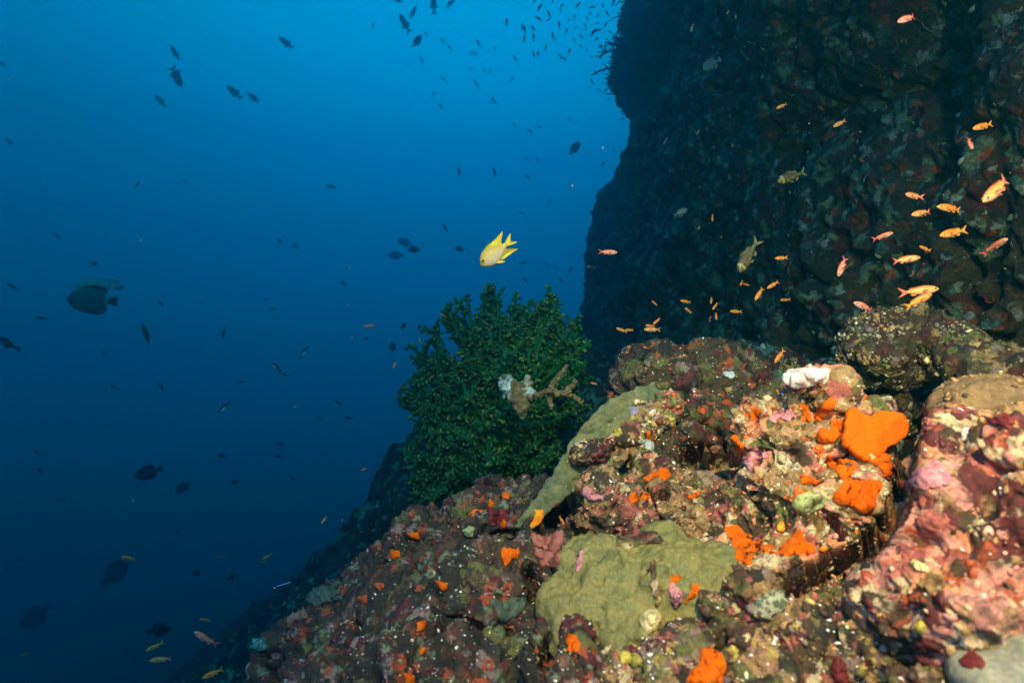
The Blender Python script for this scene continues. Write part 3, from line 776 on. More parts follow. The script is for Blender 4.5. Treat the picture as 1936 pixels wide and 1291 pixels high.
for poly, lab, th in (
        (Z4([(800, 340), (830, 280), (870, 290), (895, 340), (880, 370), (840, 390), (820, 430), (800, 470), (740, 480), (720, 440), (720, 400), (760, 360)]), 'bent orange sponge at upper left of the large orange lobe', .009),
        (Z4([(850, 470), (930, 450), (955, 500), (950, 560), (900, 600), (870, 650), (800, 655), (760, 620), (745, 560), (760, 500), (800, 520), (850, 540)]), 'orange sponge touching the left rim of the large orange lobe', .009),
        (Z4([(810, 720), (870, 710), (880, 760), (960, 745), (1040, 800), (1060, 840), (1000, 880), (1040, 910), (1240, 920), (1250, 990), (1190, 1080), (1200, 1150), (1080, 1180), (1040, 1140), (860, 1080), (880, 1000), (940, 940), (900, 860), (800, 790)]), 'ragged orange sponge sheet hanging below the large orange lobe', .010),
        (Z4([(1110, 770), (1240, 700), (1320, 720), (1320, 880), (1240, 890), (1230, 820), (1150, 790)]), 'orange sponge under the right side of the large orange lobe', .008),
        (Z4([(600, 340), (660, 320), (700, 400), (710, 490), (620, 470), (640, 400)]), 'narrow orange sponge left of the bent orange sponge on the outcrop', .007),
        (Z4([(605, 880), (660, 870), (770, 920), (720, 950), (620, 950)]), 'small orange sponge above the pale green coral patch', .006),
        (Z3([(350, 480), (430, 465), (540, 530), (640, 600), (760, 490), (860, 600), (780, 640), (620, 620), (540, 600), (520, 690), (480, 700), (430, 640), (400, 560)]), 'wide ragged orange sponge beside the diagonal dark crevice', .008),
        (Z3([(150, 1300), (230, 1200), (240, 1095), (310, 1100), (355, 1090), (385, 1220), (370, 1300)]), 'tall orange sponge cut by the bottom edge of the picture', .009),
        (ZG([(280, 990), (300, 910), (400, 920), (440, 1080), (440, 1160), (380, 1070), (300, 1040)]), 'orange sponge at the lower left foot of the olive coral head', .007),
        (ZG([(1100, 460), (1210, 455), (1190, 500), (1110, 510)]), 'tiny orange sponge above the pink patch on the olive coral head', .004),
        (ZG([(1270, 520), (1330, 510), (1350, 600), (1310, 615), (1260, 660), (1220, 690), (1230, 620)]), 'tiny orange sponge right of the pink patch on the olive coral head', .004),
        (ZP([(750, 940), (800, 920), (840, 970), (870, 930), (930, 930), (945, 970), (900, 990), (850, 985), (800, 1025), (760, 1000)]), 'two lobed orange sponge right of the pinkish white knob', .008),
        (ZP([(1200, 960), (1290, 915), (1310, 940), (1240, 990)]), 'small orange sponge on the tan rock left of the outcrop', .005),
        (ZP([(820, 850), (1000, 740), (1070, 740), (1090, 800), (1030, 860), (980, 810), (870, 860)]), 'orange yellow sponge along the crest of the middle rock', .004),
        (ZP([(885, 450), (930, 470), (925, 515), (975, 515), (1030, 575), (960, 545), (900, 525)]), 'thin orange streak beside the grey white sponge on the peak', .004),
        (Z4([(75, 590), (130, 570), (160, 620), (200, 640), (190, 690), (140, 690), (120, 640)]), 'orange sponge at the left shoulder of the outcrop', .006),
        (Z4([(215, 430), (270, 350), (330, 370), (300, 430), (240, 480)]), 'slanted orange sponge on the upper left knob of the outcrop', .005),
        (ZL([(835, 430), (885, 430), (880, 460), (870, 490), (840, 485), (850, 455)]), 'small orange sponge just below the maroon patch on the left mound', .005),
        (ZL([(850, 580), (930, 590), (960, 550), (940, 640), (900, 640), (870, 700), (850, 640)]), 'forked orange sponge under the dark ring on the left mound', .006),
        (ZL([(265, 590), (325, 600), (325, 670), (280, 660)]), 'small orange sponge near the left crest of the dark mound', .005),
        (ZL([(780, 320), (820, 350), (810, 390), (780, 370)]), 'small orange sponge on the crest left of the maroon patch', .004),
        (ZL([(850, 290), (900, 300), (890, 335), (855, 325)]), 'small orange sponge on the round knob under the tree coral', .004),
        (ZL([(500, 755), (575, 765), (570, 800), (545, 815), (520, 780)]), 'orange sponge halfway down the dark mound', .005),
        (ZL([(410, 970), (450, 960), (445, 1020), (410, 1025)]), 'orange sponge low on the dark mound above another small one', .005),
        (ZL([(400, 1130), (430, 1090), (462, 1105), (440, 1145)]), 'little orange sponge lowest but one on the dark mound', .004),
        (ZL([(350, 500), (425, 500), (430, 540), (380, 525)]), 'flat orange sponge between the left crest and the olive tuft', .004),
        (ZL([(340, 1235), (400, 1250), (400, 1300), (345, 1290)]), 'orange sponge cut by the bottom edge at the left mound', .006)):
    patch('sponge', lab, 'sponge', poly, M['orange'], th, group=OG)
plate('sponge', 'golden orange fringe sponge at the lower tip of the plate coral', 'sponge', ZP([(-10, 1200), (30, 1130), (40, 1062), (112, 1056), (124, 1120), (80, 1165), (30, 1205)]),
      lambda u, v: 1.185, organic('golden_sponge', (.80, .27, .012), (.6, .16, .01), 80, bump=.3), .014, rough=5, seed=23, group=OG, edge=6, st=1.6)
for nm, poly, lab, cat, mat, th in (
        ('encrusting_coral', Z4([(540, 1110), (590, 1020), (680, 990), (830, 1040), (820, 1110), (740, 1160), (640, 1180)]), 'pale green coral patch at the foot of the outcrop', 'coral', 'paleg', .008),
        ('encrusting_algae', Z4([(170, 740), (260, 680), (370, 680), (430, 690), (380, 750), (270, 770), (280, 860), (210, 850)]), 'pink crust on the lower left side of the outcrop', 'algae', 'pink', .006),
        ('encrusting_algae', Z4([(360, 430), (440, 370), (560, 380), (600, 440), (520, 470), (420, 500)]), 'rose crust across the upper face of the outcrop', 'algae', 'pink', .005),
        ('encrusting_algae', Z3([(1330, 290), (1345, 200), (1420, 160), (1490, 130), (1545, 190), (1560, 260), (1440, 290)]), 'pale pink ridged crust at the left shoulder of the pink boulder', 'algae', 'pink', .007),
        ('sponge', Z3([(920, 1200), (960, 1140), (1010, 1170), (1025, 1300), (940, 1300)]), 'dark purple sponge among the rubble at the bottom edge', 'sponge', 'maroon', .008),
        ('encrusting_algae', ZG([(1085, 560), (1110, 500), (1150, 495), (1200, 580), (1200, 650), (1170, 705), (1130, 690)]), 'pink lump on the right half of the olive coral head', 'algae', 'pink', .009),
        ('sponge', ZG([(870, 800), (900, 740), (960, 720), (1030, 760), (1050, 830), (1000, 890), (930, 905), (880, 870)]), 'cream coloured round sponge on the lower olive coral head', 'sponge', 'cream', .016),
        ('sponge', ZG([(1550, 1030), (1590, 985), (1660, 1010), (1670, 1070), (1620, 1110), (1570, 1080)]), 'yellow sponge beside the tall orange sponge at the bottom', 'sponge', 'yellow', .008),
        ('sponge', ZG([(690, 110), (760, 90), (790, 150), (740, 180)]), 'dark red sponge at the top rim of the olive coral head', 'sponge', 'maroon', .008),
        ('sponge', ZG([(810, 115), (950, 135), (940, 180), (880, 165), (820, 150)]), 'dark red strip right of the red sponge on the olive coral rim', 'sponge', 'maroon', .006),
        ('encrusting_algae', ZG([(390, 260), (440, 245), (430, 320), (400, 430), (360, 420), (385, 340)]), 'thin pink streak on the left lobe of the olive coral head', 'algae', 'pink', .004),
        ('sponge', ZG([(460, 870), (510, 880), (530, 950), (490, 990), (440, 900)]), 'maroon sponge right of the orange one at the foot of the olive coral', 'sponge', 'maroon', .006),
        ('sponge', ZG([(690, 1060), (790, 1030), (880, 1060), (900, 1150), (820, 1180), (720, 1130)]), 'ochre yellow sponge under the olive coral head', 'sponge', 'yellow', .008),
        ('sponge', ZP([(905, 320), (960, 290), (978, 360), (930, 355)]), 'small white sponge high on the peak above the plate coral', 'sponge', 'white', .006),
        ('sponge', ZP([(820, 520), (860, 530), (910, 510), (985, 575), (965, 640), (900, 610), (850, 575)]), 'grey white porous sponge at the centre of the brown peak', 'sponge', 'greywhite', .006),
        ('sponge', ZP([(720, 300), (780, 275), (840, 280), (830, 340), (750, 370)]), 'lilac sponge at the upper rim of the plate coral', 'sponge', 'lilac', .006),
        ('sponge', disc(1167, 815, 11), 'round yellow sponge on the fold of the plate coral', 'sponge', 'yellow', .008),
        ('sponge', ZP([(1475, 10), (1570, 5), (1580, 45), (1530, 65), (1480, 50)]), 'pale blue grey sponge on the top right of the peak', 'sponge', 'greywhite', .006),
        ('sponge', ZP([(1260, 760), (1400, 760), (1450, 800), (1490, 830), (1430, 880), (1360, 890), (1270, 830)]), 'smooth taupe sponge between middle rock and outcrop', 'sponge', 'taupe', .007),
        ('sponge', ZP([(1280, 270), (1350, 265), (1380, 310), (1330, 340), (1290, 330)]), 'rusty sponge on the shaded right side of the peak', 'sponge', 'rust', .005),
        ('sponge', ZP([(1460, 250), (1520, 195), (1560, 240), (1540, 280)]), 'rusty sponge next to the outcrop on the dark side of the peak', 'sponge', 'rust', .005),
        ('encrusting_algae', ZL([(1000, 500), (1180, 480), (1170, 560), (1150, 690), (1060, 690), (1030, 600)]), 'salmon pink crust left of the olive coral head', 'algae', 'salmon', .005),
        ('encrusting_coral', ZL([(770, 840), (860, 850), (980, 830), (970, 920), (900, 960), (840, 985), (800, 900)]), 'grey green flat coral with pale rim on the left mound', 'coral', 'disc', .008),
        ('sponge', ZL([(770, 370), (900, 380), (890, 480), (790, 470)]), 'maroon sponge patch near the crest of the left mound', 'sponge', 'maroon', .005),
        ('encrusting_coral', ZL([(640, 490), (680, 460), (715, 475), (705, 525), (665, 530)]), 'olive tuft on the upper left mound', 'coral', 'paleg', .006),
        ('sponge', ZL([(175, 770), (240, 765), (245, 800), (215, 815)]), 'rusty red sponge low on the left end of the mound', 'sponge', 'rust', .006),
        ('sponge', ZL([(100, 840), (155, 825), (155, 870), (115, 880)]), 'rusty red sponge at the extreme left foot of the mound', 'sponge', 'rust', .006),
        ('encrusting_algae', ZP([(390, 900), (470, 880), (540, 960), (600, 930), (580, 1010), (500, 1000), (430, 960)]), 'whitish pink crust on the round knob before the plate coral', 'algae', 'pink', .005),
        ('sponge', Z3([(1370, 985), (1400, 960), (1430, 990), (1420, 1030), (1385, 1035)]), 'small yellow orange ball sponge on the pink boulder', 'sponge', 'yellow', .008),
        ('sponge', Z3([(1340, 670), (1370, 640), (1440, 690), (1430, 715), (1370, 705)]), 'peach sponge on the left face of the pink boulder', 'sponge', 'cream', .006),
        ('sponge', ZR([(1730, 1040), (1780, 985), (1850, 1000), (1890, 1060), (1830, 1080)]), 'dark red sponge under the tan rock on the pink boulder', 'sponge', 'maroon', .008),
        ('sponge', ZR([(1600, 1120), (1630, 1070), (1670, 1100), (1660, 1150), (1610, 1150)]), 'white round sponge on the upper pink boulder', 'sponge', 'white', .010),
        ('sponge', ZR([(1405, 1020), (1450, 1005), (1465, 1050), (1420, 1060)]), 'salmon sponge at the left top corner of the pink boulder', 'sponge', 'salmon', .006),
        ('sponge', Z3([(1590, 1160), (1680, 1130), (1750, 1180), (1720, 1220), (1630, 1220)]), 'dark brown oval sponge above the grey corner rock', 'sponge', 'maroon', .002),
        ('encrusting_coral', Z3([(510, 940), (520, 870), (600, 800), (690, 790), (700, 900), (600, 960)]), 'pale speckled polyp patch below the diagonal crevice', 'coral', 'zoan', .005)):
    patch(nm, lab, cat, poly, M[mat], th)
WALLT = [wall]
for nm, poly, lab, cat, mat, th in (
        ('encrusting_coral', ZR([(700, 280), (702, 220), (730, 190), (755, 185), (758, 150), (790, 138), (808, 160), (800, 205), (770, 240), (750, 290)]), 'pale grey two lobed coral on the wall right of the brown snapper', 'coral', 'greyw', .02),
        ('encrusting_coral', ZW([(1040, 320), (1100, 215), (1230, 250), (1300, 170), (1330, 240), (1460, 260), (1420, 330), (1370, 390), (1280, 370), (1200, 365), (1120, 330)]), 'large brown coral plate high on the wall at right', 'coral', 'cocoa', .025),
        ('sponge', ZW([(1395, 110), (1420, 75), (1480, 58), (1495, 140), (1470, 165), (1420, 150)]), 'light grey sponge beside the top right fish on the wall', 'sponge', 'greyw', .02),
        ('sponge', ZW([(765, 240), (780, 160), (830, 130), (865, 160), (825, 245)]), 'grey tongue shaped sponge near the top of the wall', 'sponge', 'greyw', .02),
        ('encrusting_coral', ZW([(870, 185), (905, 120), (985, 105), (1000, 150), (940, 190)]), 'green coral patch right of the grey tongue sponge', 'coral', 'mint', .02),
        ('encrusting_coral', ZW([(670, 170), (690, 105), (740, 110), (730, 180)]), 'small green coral patch left of the grey tongue sponge', 'coral', 'mint', .02),
        ('encrusting_coral', ZW([(445, 270), (490, 220), (550, 230), (565, 290), (500, 320)]), 'dim bluish coral disc on the shaded upper wall', 'coral', 'greyw', .02),
        ('encrusting_coral', ZW([(1060, 480), (1110, 400), (1165, 400), (1140, 510), (1090, 530)]), 'olive coral below the large brown plate on the wall', 'coral', 'paleg', .018),
        ('sponge', ZW([(970, 560), (1010, 510), (1080, 520), (1095, 580), (1020, 590)]), 'dark red sponge below the olive coral on the wall', 'sponge', 'rust', .015),
        ('sponge', ZW([(640, 720), (690, 680), (750, 700), (720, 780), (660, 770)]), 'dark red sponge on the middle of the wall', 'sponge', 'maroon', .018),
        ('sponge', ZW([(970, 980), (1020, 960), (1030, 1040), (990, 1040)]), 'crimson sponge right of the upper brown snapper', 'sponge', 'rust', .015),
        ('sponge', ZW([(1790, 60), (1830, 30), (1900, 90), (1870, 240), (1830, 240), (1820, 150)]), 'rusty orange sponge in the upper right corner of the wall', 'sponge', 'rust', .015),
        ('sponge', ZW([(1340, 920), (1400, 900), (1420, 940), (1370, 960)]), 'rust red sponge above the trio of orange fish', 'sponge', 'rust', .012),
        ('sponge', ZR([(1725, 380), (1770, 360), (1785, 410), (1740, 420)]), 'rust red sponge low on the wall at far right', 'sponge', 'rust', .012),
        ('encrusting_coral', ZW([(840, 20), (930, 5), (920, 70), (870, 80)]), 'brown grey coral at the top edge of the wall', 'coral', 'cocoa', .02)):
    patch(nm, lab, cat, poly, M[mat], th, targets=WALLT, rough=8)
SLOPET = [slope]
for poly, lab, mat in (
        ([(475, 1215), (490, 1205), (505, 1208), (508, 1226), (488, 1232), (474, 1228)], 'teal coral on the deep slope left of the mound', 'mint'),
        ([(505, 1180), (530, 1158), (575, 1150), (590, 1170), (560, 1180), (530, 1195)], 'tan coral plate at the top of the deep slope', 'cocoa'),
        ([(395, 1140), (430, 1125), (460, 1145), (440, 1165), (410, 1160)], 'dim teal coral on the deep slope', 'mint'),
        ([(560, 1140), (600, 1110), (650, 1100), (650, 1130), (600, 1150)], 'olive coral plate below the left crest on the deep slope', 'disc')):
    patch('encrusting_coral', lab, 'coral', poly, M[mat], .02, targets=SLOPET + [left], rough=8)

# small growths covering the rocks
knobs(left, 900, ['maroon', 'dark', 'mauve', 'brown', 'grey', 'maroon', 'sage', 'brown', 'rust', 'brown'], .0028, seed=1)
knobs(left, 1500, ['cream', 'white', 'grey'], .0012, seed=2, name='barnacle_speckles', cut=.25)
knobs(peak, 800, ['maroon', 'brown', 'olive', 'dark', 'rust', 'mauve', 'brown', 'tan'], .0036, seed=3)
knobs(peak, 1800, ['cream', 'white', 'tan'], .0016, seed=4, name='barnacle_speckles', cut=.2)
knobs(mid, 800, ['tan', 'brown', 'maroon', 'cream', 'olive', 'salmon', 'brown', 'tan', 'rose', 'brown'], .0030, seed=5)
knobs(mid, 900, ['white', 'cream', 'cream'], .0014, seed=6, name='barnacle_speckles', cut=.2)
knobs(outcrop, 1000, ['pink', 'cream', 'tan', 'orange', 'tan', 'salmon', 'brown', 'tan', 'rust', 'olive'], .0030, seed=7)
knobs(outcrop, 1100, ['white', 'cream', 'cream'], .0014, seed=8, name='barnacle_speckles', cut=.15)
knobs(pinkrock, 350, ['tan', 'pink', 'maroon', 'maroon', 'rust', 'pink', 'cream', 'brown', 'tan'], .0028, sd=.75, seed=9, cluster=20)
knobs(pinkrock, 130, ['white', 'cream', 'white'], .0022, seed=10, name='barnacle_speckles', cut=.2)
knobs(tanrock, 500, ['tan', 'brown', 'brown', 'tan', 'tan'], .0022, seed=11)
knobs(rubble, 1200, ['tan', 'olive', 'brown', 'brown', 'mauve', 'yellow', 'maroon', 'tan', 'rose', 'brown'], .0032, sd=.55, seed=12, cluster=20)
knobs(rubble, 700, ['white', 'cream', 'white'], .0016, seed=13, name='barnacle_speckles', cut=.2)
knobs(ledge, 3500, ['tan', 'brown', 'cream', 'maroon', 'mauve', 'olive'], .0040, seed=14)
knobs(dimrock, 1500, ['grey', 'teal', 'dark', 'brown'], .006, seed=15)
knobs(wall, 14000, ['dark', 'brown', 'sage', 'teal', 'grey', 'brown', 'maroon', 'sage', 'dark', 'mauve', 'rust'], .0075, sd=.65, seed=16, cluster=5)
knobs(wall, 4000, ['grey', 'cream', 'teal'], .0042, sd=.5, seed=17, name='barnacle_speckles', cluster=6, cut=.3)
knobs(slope, 9000, ['dark', 'sage', 'teal', 'brown', 'maroon', 'grey', 'rust'], .008, sd=.55, seed=18, cluster=5)

# ------------------------------------------------------------------ branching corals
def tube(path, rad, sides=6):
    path = np.asarray(path); n = len(path)
    d = np.gradient(path, axis=0); d /= np.maximum(np.linalg.norm(d, axis=1), 1e-9)[:, None]
    ref = np.array([.31, .87, .38]); t1 = np.cross(d, ref); t1 /= np.maximum(np.linalg.norm(t1, axis=1), 1e-9)[:, None]
    t2 = np.cross(d, t1)
    a = np.arange(sides) * 2 * math.pi / sides
    r = np.asarray(rad)[:, None, None]
    V = path[:, None] + r * (np.cos(a)[None, :, None] * t1[:, None] + np.sin(a)[None, :, None] * t2[:, None])
    V = V.reshape(-1, 3)
    V = np.concatenate([V, path[:1] - d[:1] * rad[0] * .3, path[-1:] + d[-1:] * rad[-1] * .7])
    q, tr = [], []
    for i in range(n - 1):
        for j in range(sides):
            k = (j + 1) % sides
            q.append((i * sides + j, i * sides + k, (i + 1) * sides + k, (i + 1) * sides + j))
    for j in range(sides):
        k = (j + 1) % sides
        tr.append((n * sides, k, j)); tr.append((n * sides + 1, (n - 1) * sides + j, (n - 1) * sides + k))
    return V, np.array(q), np.array(tr)
class MB:
    def __init__(s): s.V, s.Q, s.T, s.C, s.n = [], [], [], [], 0
    def add(s, V, q, t, c=(0, 0, 0)):
        s.V.append(V); s.n0 = s.n
        if len(q): s.Q.append(q + s.n)
        if len(t): s.T.append(t + s.n)
        c = np.asarray(c, float)
        s.C.append(np.tile(c, (len(V), 1)) if c.ndim == 1 else c)
        s.n += len(V)
    def mesh(s, name):
        f = []
        if s.Q: f.append(np.concatenate(s.Q))
        if s.T: f.append(np.concatenate(s.T))
        return mesh_np(name, np.concatenate(s.V), f, np.concatenate(s.C))
def bez(a, b, c, n):
    t = np.linspace(0, 1, n)[:, None]
    return (1 - t) ** 2 * a + 2 * t * (1 - t) * b + t * t * c
def tree_coral(name, label, base, tips, rtrunk, rb, mat, tipmat, polyps=True, group=None, seed=1, twig=.07, tipcol=((.13, .18, .030), (.030, .12, .028), (.045, .075, .018), (.018, .10, .025)), ntw=9):
    rng = np.random.default_rng(seed)
    root = bpy.data.objects.new(name, None); COL.objects.link(root); root.location = base
    tag(root, label, 'coral', group)
    base = np.array(base)
    cen = np.mean(tips, 0)
    tr = bez(np.zeros(3), (cen - base) * np.array([.2, .2, .3]), (cen - base) * .55, 8)
    tb = MB(); tb.add(*tube(tr, np.linspace(rtrunk, rtrunk * .6, 8), 8))
    link('trunk', tb.mesh('trunk'), mat, root)
    for tip in tips:
        tip = np.array(tip) - base
        s = tr[rng.integers(1, 7)]
        L = np.linalg.norm(tip - s)
        ctrl = s + (tip - s) * .45 + np.array([0, 0, .16 * L]) + rng.normal(0, .06 * L, 3)
        n = max(6, int(L / .035))
        path = bez(s, ctrl, tip, n)
        path[1:] += rng.normal(0, .006, (n - 1, 3))
        b = MB(); pb = MB()
        b.add(*tube(path, np.linspace(rb * 1.25, rb * .62, n)))
        segs = [(path, rb)]
        dirn = (tip - s) / L
        for k in range(ntw):
            i = rng.integers(n // 3, n)
            side = np.cross(dirn, rng.normal(0, 1, 3)); side /= np.linalg.norm(side)
            dv = side * .8 + dirn * .7 + rng.normal(0, .2, 3) + np.array([0, 0, .15]); dv /= np.linalg.norm(dv)
            ln = twig * rng.uniform(.5, 1.25)
            tp = bez(path[i], path[i] + dv * ln * .5 + rng.normal(0, .01, 3), path[i] + dv * ln + np.array([0, 0, .012]), 5)
            b.add(*tube(tp, np.linspace(rb * .7, rb * .5, 5), 5)); segs.append((tp, rb * .6))
        br = link('branch', b.mesh('branch'), mat, root)
        if polyps:
            for pth, r in segs:
                m = int(len(pth) * (1.6 if r == rb else 1.5))
                for _ in range(m):
                    f = rng.uniform(.15, 1) * (len(pth) - 1); i = min(int(f), len(pth) - 2); p0 = pth[i] + (pth[i + 1] - pth[i]) * (f - i)
                    dv = rng.normal(0, 1, 3); dv -= dirn * (dv @ dirn) * .6; dv /= np.linalg.norm(dv)
                    ln = r + rng.uniform(.008, .018)
                    c0 = tipcol[rng.integers(len(tipcol))]; c0 = np.array(c0) * rng.uniform(.6, 1.4)
                    pp = np.array([p0, p0 + dv * ln * .6, p0 + dv * ln])
                    pb.add(*tube(pp, [.0050, .0055, .0074], 5), c0)
            link('polyps', pb.mesh('polyps'), tipmat, br)['kind'] = 'stuff'
    return root
outline = np.array([(738, 775), (770, 735), (790, 690), (812, 640), (836, 600), (875, 585), (905, 556), (940, 548), (975, 566), (1010, 572), (1050, 566), (1066, 600), (1095, 625), (1112, 665), (1108, 700), (1112, 745), (1090, 790), (1060, 850), (1010, 900), (940, 930), (860, 950), (790, 960), (765, 935), (790, 880), (770, 840)], float)
def in_poly(u, v, poly):
    c = False
    for (x1, y1), (x2, y2) in zip(poly, np.roll(poly, -1, 0)):
        if (y1 > v) != (y2 > v) and u < (x2 - x1) * (v - y1) / (y2 - y1) + x1:
            c = not c
    return c
rng = np.random.default_rng(77)
tips = []
nout = len(outline)
for i in range(46):                                    # rim
    a, b = outline[int(i * nout / 46)], outline[(int(i * nout / 46) + 1) % nout]
    w = rng.random(); p = a * (1 - w) + b * w
    p = p + (np.array([945, 790]) - p) * rng.uniform(.03, .10)
    tips.append(P(p[0], p[1], 2.62 + rng.uniform(-.10, .18)))
while len(tips) < 160:                                  # the front and inside of the dome
    u, v = rng.uniform(740, 1112), rng.uniform(550, 950)
    if in_poly(u, v, outline):
        r = math.hypot((u - 945) / 190, (v - 780) / 220)
        tips.append(P(u, v, 2.62 - .30 * max(0, 1 - r) * rng.uniform(.3, 1.0) + rng.uniform(-.04, .04)))
tree_coral('tree_coral', 'big bushy dark green tree coral growing behind the reef ridge', P(950, 935, 2.66), tips, .045, .0150, M['treecoral'], M['treetip'], seed=5)
# the dead, overgrown limb of it
mb = MB(); rng = np.random.default_rng(5)
C0 = P(975, 740, 2.22)
def px(u, v, Y): return P(u, v, Y)
rock('dead_coral', 'white overgrown dead coral stump standing out before the green tree coral', 'coral', [
    (962, 735, 2.22, 17, 20, .035), (990, 738, 2.22, 18, 18, .03), (978, 758, 2.21, 17, 20, .03), (1000, 722, 2.23, 9, 12, .02), (952, 722, 2.23, 8, 9, .02), (985, 772, 2.21, 10, 12, .02)],
    reef_mat('dead_white', ['cream', 'tan', 'white', 'tan', 'cream'], ['white', 'cream', 'tan', 'olive', 'cream'], 34, spec=.3, specscale=150, turf=.35), .0045, [('f', 14, .028), ('c', 36, .016), ('h', 40, .022), ('f', 80, .010)], 71)
mb = MB()
for pth in ([(995, 748), (1020, 744), (1036, 738), (1048, 744)], [(1040, 740), (1046, 724), (1062, 705), (1070, 690)], [(1044, 738), (1040, 755), (1042, 772)], [(1048, 740), (1068, 745), (1086, 750), (1100, 762)], [(1064, 745), (1078, 732), (1088, 722)]):
    pp = np.array([P(u, v, 2.24) for u, v in pth]); pp[:, 1] += rng.normal(0, .015, len(pp))
    mb.add(*tube(pp, np.linspace(.010, .005, len(pp)), 8), (.20, .115, .05))
limb = link('dead_coral', mb.mesh('dead_coral'), M['growth']); tag(limb, 'brown orange knobbly coral limb reaching right from the white stump', 'coral')
limb.data.name = 'dead_coral'
knobs(limb, 800, ['tan', 'brown', 'brown', 'olive', 'tan', 'tan'], .0038, seed=72, cluster=0)
# bushes fringing the wall's far edge
for k, (u, v, h, Y) in enumerate([(1185, 95, 42, 7.9), (1188, 130, 40, 7.9), (1180, 155, 34, 7.7), (1215, 40, 44, 8.2), (1230, 15, 40, 8.2)]):
    rg = np.random.default_rng(300 + k)
    tp = [P(u - 8 - abs(rg.normal(0, h * .45)), v + rg.normal(0, h * .42), Y + rg.normal(0, .1)) for _ in range(16)]
    tree_coral('bush_coral', ['dark bush coral on the upper of the two knuckles of the wall edge', 'dark bush coral sticking out furthest left from the wall edge', 'dark bush coral at the bottom of the fringe on the wall edge',
                              'dark bush coral near the top of the wall edge', 'dark bush coral topmost on the wall edge, cut by the frame'][k], P(u + 12, v + 4, Y), tp, .03, .014, M['blackbush'], None, polyps=False, group='bush corals fringing the wall', seed=k + 20, twig=.11, ntw=6)
# a small olive tuft behind the white cap
tp = [P(1488 + dx_, 690 + dy_, 1.30) for dx_, dy_ in ((-7, 3), (-3, -1), (4, 0), (7, 4), (0, 6))]
tree_coral('soft_coral', 'tiny olive soft coral tuft behind the white sponge cap', P(1490, 708, 1.30), tp, .003, .0022, M['olivetuft'], M['treetip'], polyps=False, seed=9, twig=.007, ntw=3)

# ------------------------------------------------------------------ fish
def loft(st, top, bot, wid, n=26, sides=12, color=None):
    xs = np.linspace(0, 1, n)
    ease = xs
    T = np.interp(ease, st, top); B = np.interp(ease, st, bot); Wd = np.interp(ease, st, wid)
    for arr in (T, B, Wd):
        arr[1:-1] = .25 * arr[:-2] + .5 * arr[1:-1] + .25 * arr[2:]
    a = np.arange(sides) * 2 * math.pi / sides
    V = np.zeros((n, sides, 3))
    ca, sa = np.cos(a), np.sin(a)
    for i in range(n):
        mid_, hh = (T[i] + B[i]) / 2, (T[i] - B[i]) / 2
        V[i, :, 0] = .5 - ease[i]
        V[i, :, 2] = mid_ + hh * sa
        V[i, :, 1] = Wd[i] * ca * np.abs(ca) ** .15
    V = V.reshape(-1, 3)
    q = []
    for i in range(n - 1):
        for j in range(sides):
            k = (j + 1) % sides
            q.append((i * sides + j, (i + 1) * sides + j, (i + 1) * sides + k, i * sides + k))
    V = np.concatenate([V, [[.503, 0, (T[0] + B[0]) / 2]], [[.5 - ease[-1], 0, (T[-1] + B[-1]) / 2]]])
    t = []
    for j in range(sides):
        k = (j + 1) % sides
        t.append((n * sides, j, k)); t.append((n * sides + 1, (n - 1) * sides + k, (n - 1) * sides + j))
    return V, np.array(q), np.array(t)
def fin(pts, th=.006, y0=0.0, splay=0.0):
    """a thin fin drawn as an outline in the fish's plane, with a thickness that thins to the rim"""
    p = np.array(pts, float); n = len(p)
    for _ in range(2):                       # round the outline's corners a little
        p = np.stack([p * .86 + np.roll(p, -1, 0) * .14, p * .14 + np.roll(p, -1, 0) * .86], 1).reshape(-1, 2)
    n = len(p)
    tri = np.array(tessellate_polygon([[Vector((a, b, 0)) for a, b in p]]))
    V = np.concatenate([np.c_[p[:, 0], np.full(n, th * .5), p[:, 1]], np.c_[p[:, 0], np.full(n, -th * .5), p[:, 1]]])
    q = np.array([(i, (i + 1) % n, n + (i + 1) % n, n + i) for i in range(n)])
    t = np.concatenate([tri, tri[:, ::-1] + n])
    V[:, 1] += y0
    if splay:
        x0 = p[:, 0].max(); V[:, 1] += np.sign(y0) * (x0 - V[:, 0]) * splay
    return V, np.array(q), np.array(t)
def lerp(a, b, t):
    t = np.clip(t, 0, 1)[:, None]; return np.array(a)[None] * (1 - t) + np.array(b)[None] * t
def build_fish(name, spec):
    b = MB()
    V, q, t = loft(*spec['body'], **spec.get('loft', {}))
    b.add(V, q, t, spec['color'](V))
    for f, colr in spec['fins']:
        V, q, t = fin(**f) if isinstance(f, dict) else fin(f)
        b.add(V, q, t, lerp(colr[0], colr[1], (0.2 - V[:, 0]) * 1.6))
    me = b.mesh(name); me.materials.append(M['fish'])
    return me
def eye_mesh(iris):
    V = ICO2[0] * np.array([1, .45, 1]); r = np.hypot(V[:, 0], V[:, 2])
    c = np.where((r < .68)[:, None], np.array([[.005, .005, .006]]), np.array([iris]))
    me = mesh_np('eye', V, [ICO2[1]], c); me.materials.append(M['eye']); return me
EYE = {'gold': eye_mesh((.75, .55, .10)), 'pink': eye_mesh((.55, .30, .45)), 'pale': eye_mesh((.5, .52, .45)), 'dark': eye_mesh((.10, .08, .06))}
SPEC = {}
def anth_color(back, flank, belly):
    def f(V):
        z = V[:, 2] / .13
        c = lerp(belly, flank, (z + 1.0) * .9)
        c = c * (1 - np.clip((z - .05) * 1.1, 0, 1)[:, None]) + np.array(back)[None] * np.clip((z - .05) * 1.1, 0, 1)[:, None]
        return c
    return f
